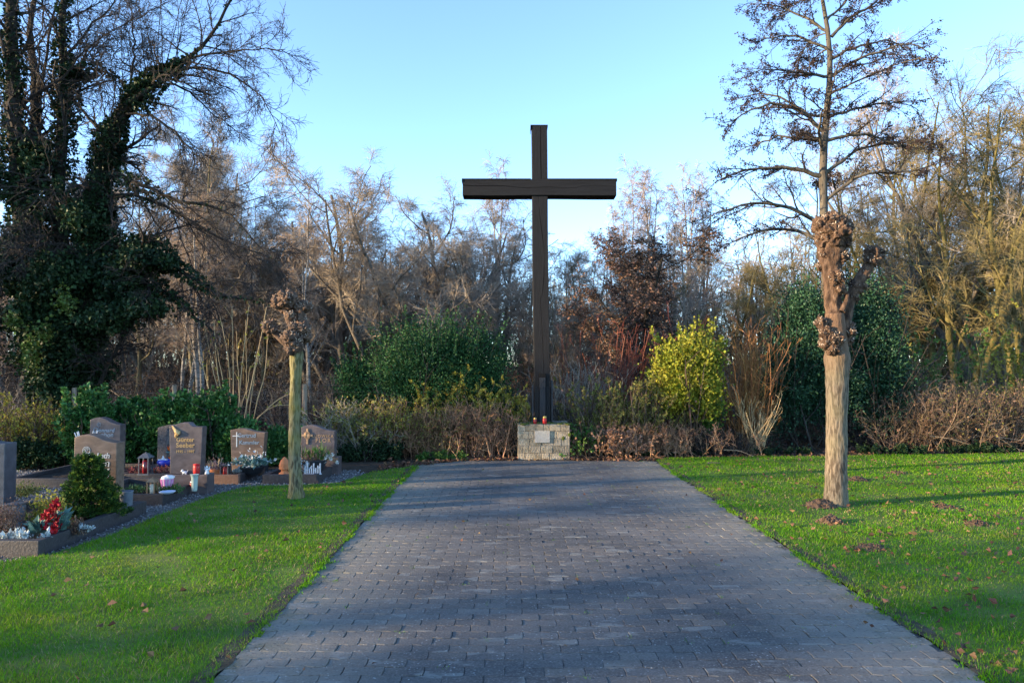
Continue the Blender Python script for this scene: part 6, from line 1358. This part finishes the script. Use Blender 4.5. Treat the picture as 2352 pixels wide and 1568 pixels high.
for i in range(46):
    a = rng.uniform(-.9, 1.0); P = polyl(np.array([[.13, -.02 + rng.normal()*.03, .19]]), np.array([[math.sin(a) + .25, rng.normal()*.3, math.cos(a)]]), np.array([rng.uniform(.16, .32)]), 6, .03, rng, tw=-.10)[0]
    P_.append(P); wv = np.array([0, 1, 0])*.008; s_ = np.linspace(1, .2, 6)[:, None]; Q = np.concatenate([P - wv*s_, P + wv*s_]); side = np.array([.009, 0, 0.004]); Q = np.concatenate([P - side*s_, P + side*s_])
    lf.add(Q, q=[[k_, k_+1, 7+k_, 6+k_] for k_ in range(5)])
for (px, py) in ((751, 1044), (757, 1047), (748, 1051), (764, 1043), (760, 1053), (775, 1061), (745, 1060)):
    q = np.array(at(px, py, 11.3)) - np.array(b_.location); tubes(sm, np.stack([np.array([.12, 0, .2]), q*.6 + np.array([.05, 0, .1]), q])[None], np.full((1, 3), .004), 4)
    n = 7; a = np.arange(n)*6.283/n; leaves(fl, np.repeat(q[None], n, 0), np.stack([np.cos(a), -.35 + 0*a, np.sin(a)], 1), np.full(n, .038), .35, rng); leaves(fl, np.repeat(q[None], 4, 0), rng.normal(size=(4, 3))*.3 + [0, -1, 0], np.full(4, .025), .4, rng)
lf.obj('narcissus_leaves', M['green_leaf'], b_); sm.obj('flower_stems', M['green_leaf'], b_); fl.obj('narcissus_flowers', M['petal'], b_)
cyl_thing('stone_finial', 653, 1095, 10.95, [(.075, 0), (.08, .02), (.05, .045), (.042, .065), (.075, .085), (.08, .10), (.07, .104), (.078, .13), (.072, .17), (.052, .21), (.025, .245), (.006, .262)], 'terracotta', 'terracotta pine cone finial on the plot beside the short pollard', 'ornament', z=.10, seg=26)
# silvery letter ornament
p = at(718, 1100, 10.98); e = empty('letter_ornament', (p.x, 10.98, .10), 'silvery ornament of upright letters at the front of the planter plot', 'ornament')
mb = MB()
for k_, x in enumerate(np.linspace(-.11, .11, 8)):
    mb.bm(bev_box(x - .009, x + .009, -.012, .012, .012, .13 + .04*math.sin(k_*2.1), .003))
    if k_ % 2 == 0 and k_ < 7: mb.bm(bev_box(x + .010, x + .022, -.010, .010, .05 + .02*(k_ % 4), .07 + .02*(k_ % 4), .002))
mb.obj('letters', M['silver'], e); mb = MB(); mb.bm(bev_box(-.13, .13, -.03, .03, 0, .011, .003)); mb.obj('foot_plate', M['silver'], e)
tuft('silver_plant', 699, 11.05, .07, .08, .24, 260, 'silverleaf', .02, .045, 'silvery foliage right behind the short pollard trunk', seed=425)
# grey vases
cyl_thing('grave_vase', 290, 1140, 8.38, [(.06, 0), (.065, .02), (.07, .2), (.078, .215), (.06, .21)], 'greypot', 'grey stone vase to the right of the dwarf conifer', 'vase', z=.08)
p = at(35, 1170, 7.5); e = empty('grave_vase', (p.x, 7.5, .06), 'square dark stone vase near the left picture edge', 'vase'); mb = MB(); mb.bm(bev_box(-.07, .07, -.07, .07, 0, .24, .012)); mb.obj('body', M['greypot'], e); mb = MB(); mb.bm(bev_box(-.078, .078, -.078, .078, .242, .262, .006)); mb.obj('rim', M['gran_grey'], e)
# white rods stuck into the ground behind the brown stone
e = empty('white_rods', (at(185, 1000, 8.7).x, 8.7, .05), 'thin white rods fanned out behind the brown headstone', 'decoration')
for (a_, b_2) in (((171, 993), (182, 1020)), ((177, 991), (184, 1020)), ((180, 990), (186, 1020)), ((214, 990), (210, 1015)), ((224, 989), (217, 1015))):
    q0, q1 = np.array(at(*a_, 8.7)) - np.array(e.location), np.array(at(*b_2, 8.7)) - np.array(e.location); q1 = q1 + (q1 - q0)*.4; mb = MB(); tubes(mb, np.stack([q1, q0])[None], np.full((1, 2), .005), 6); mb.obj('rod', M['white'], e)
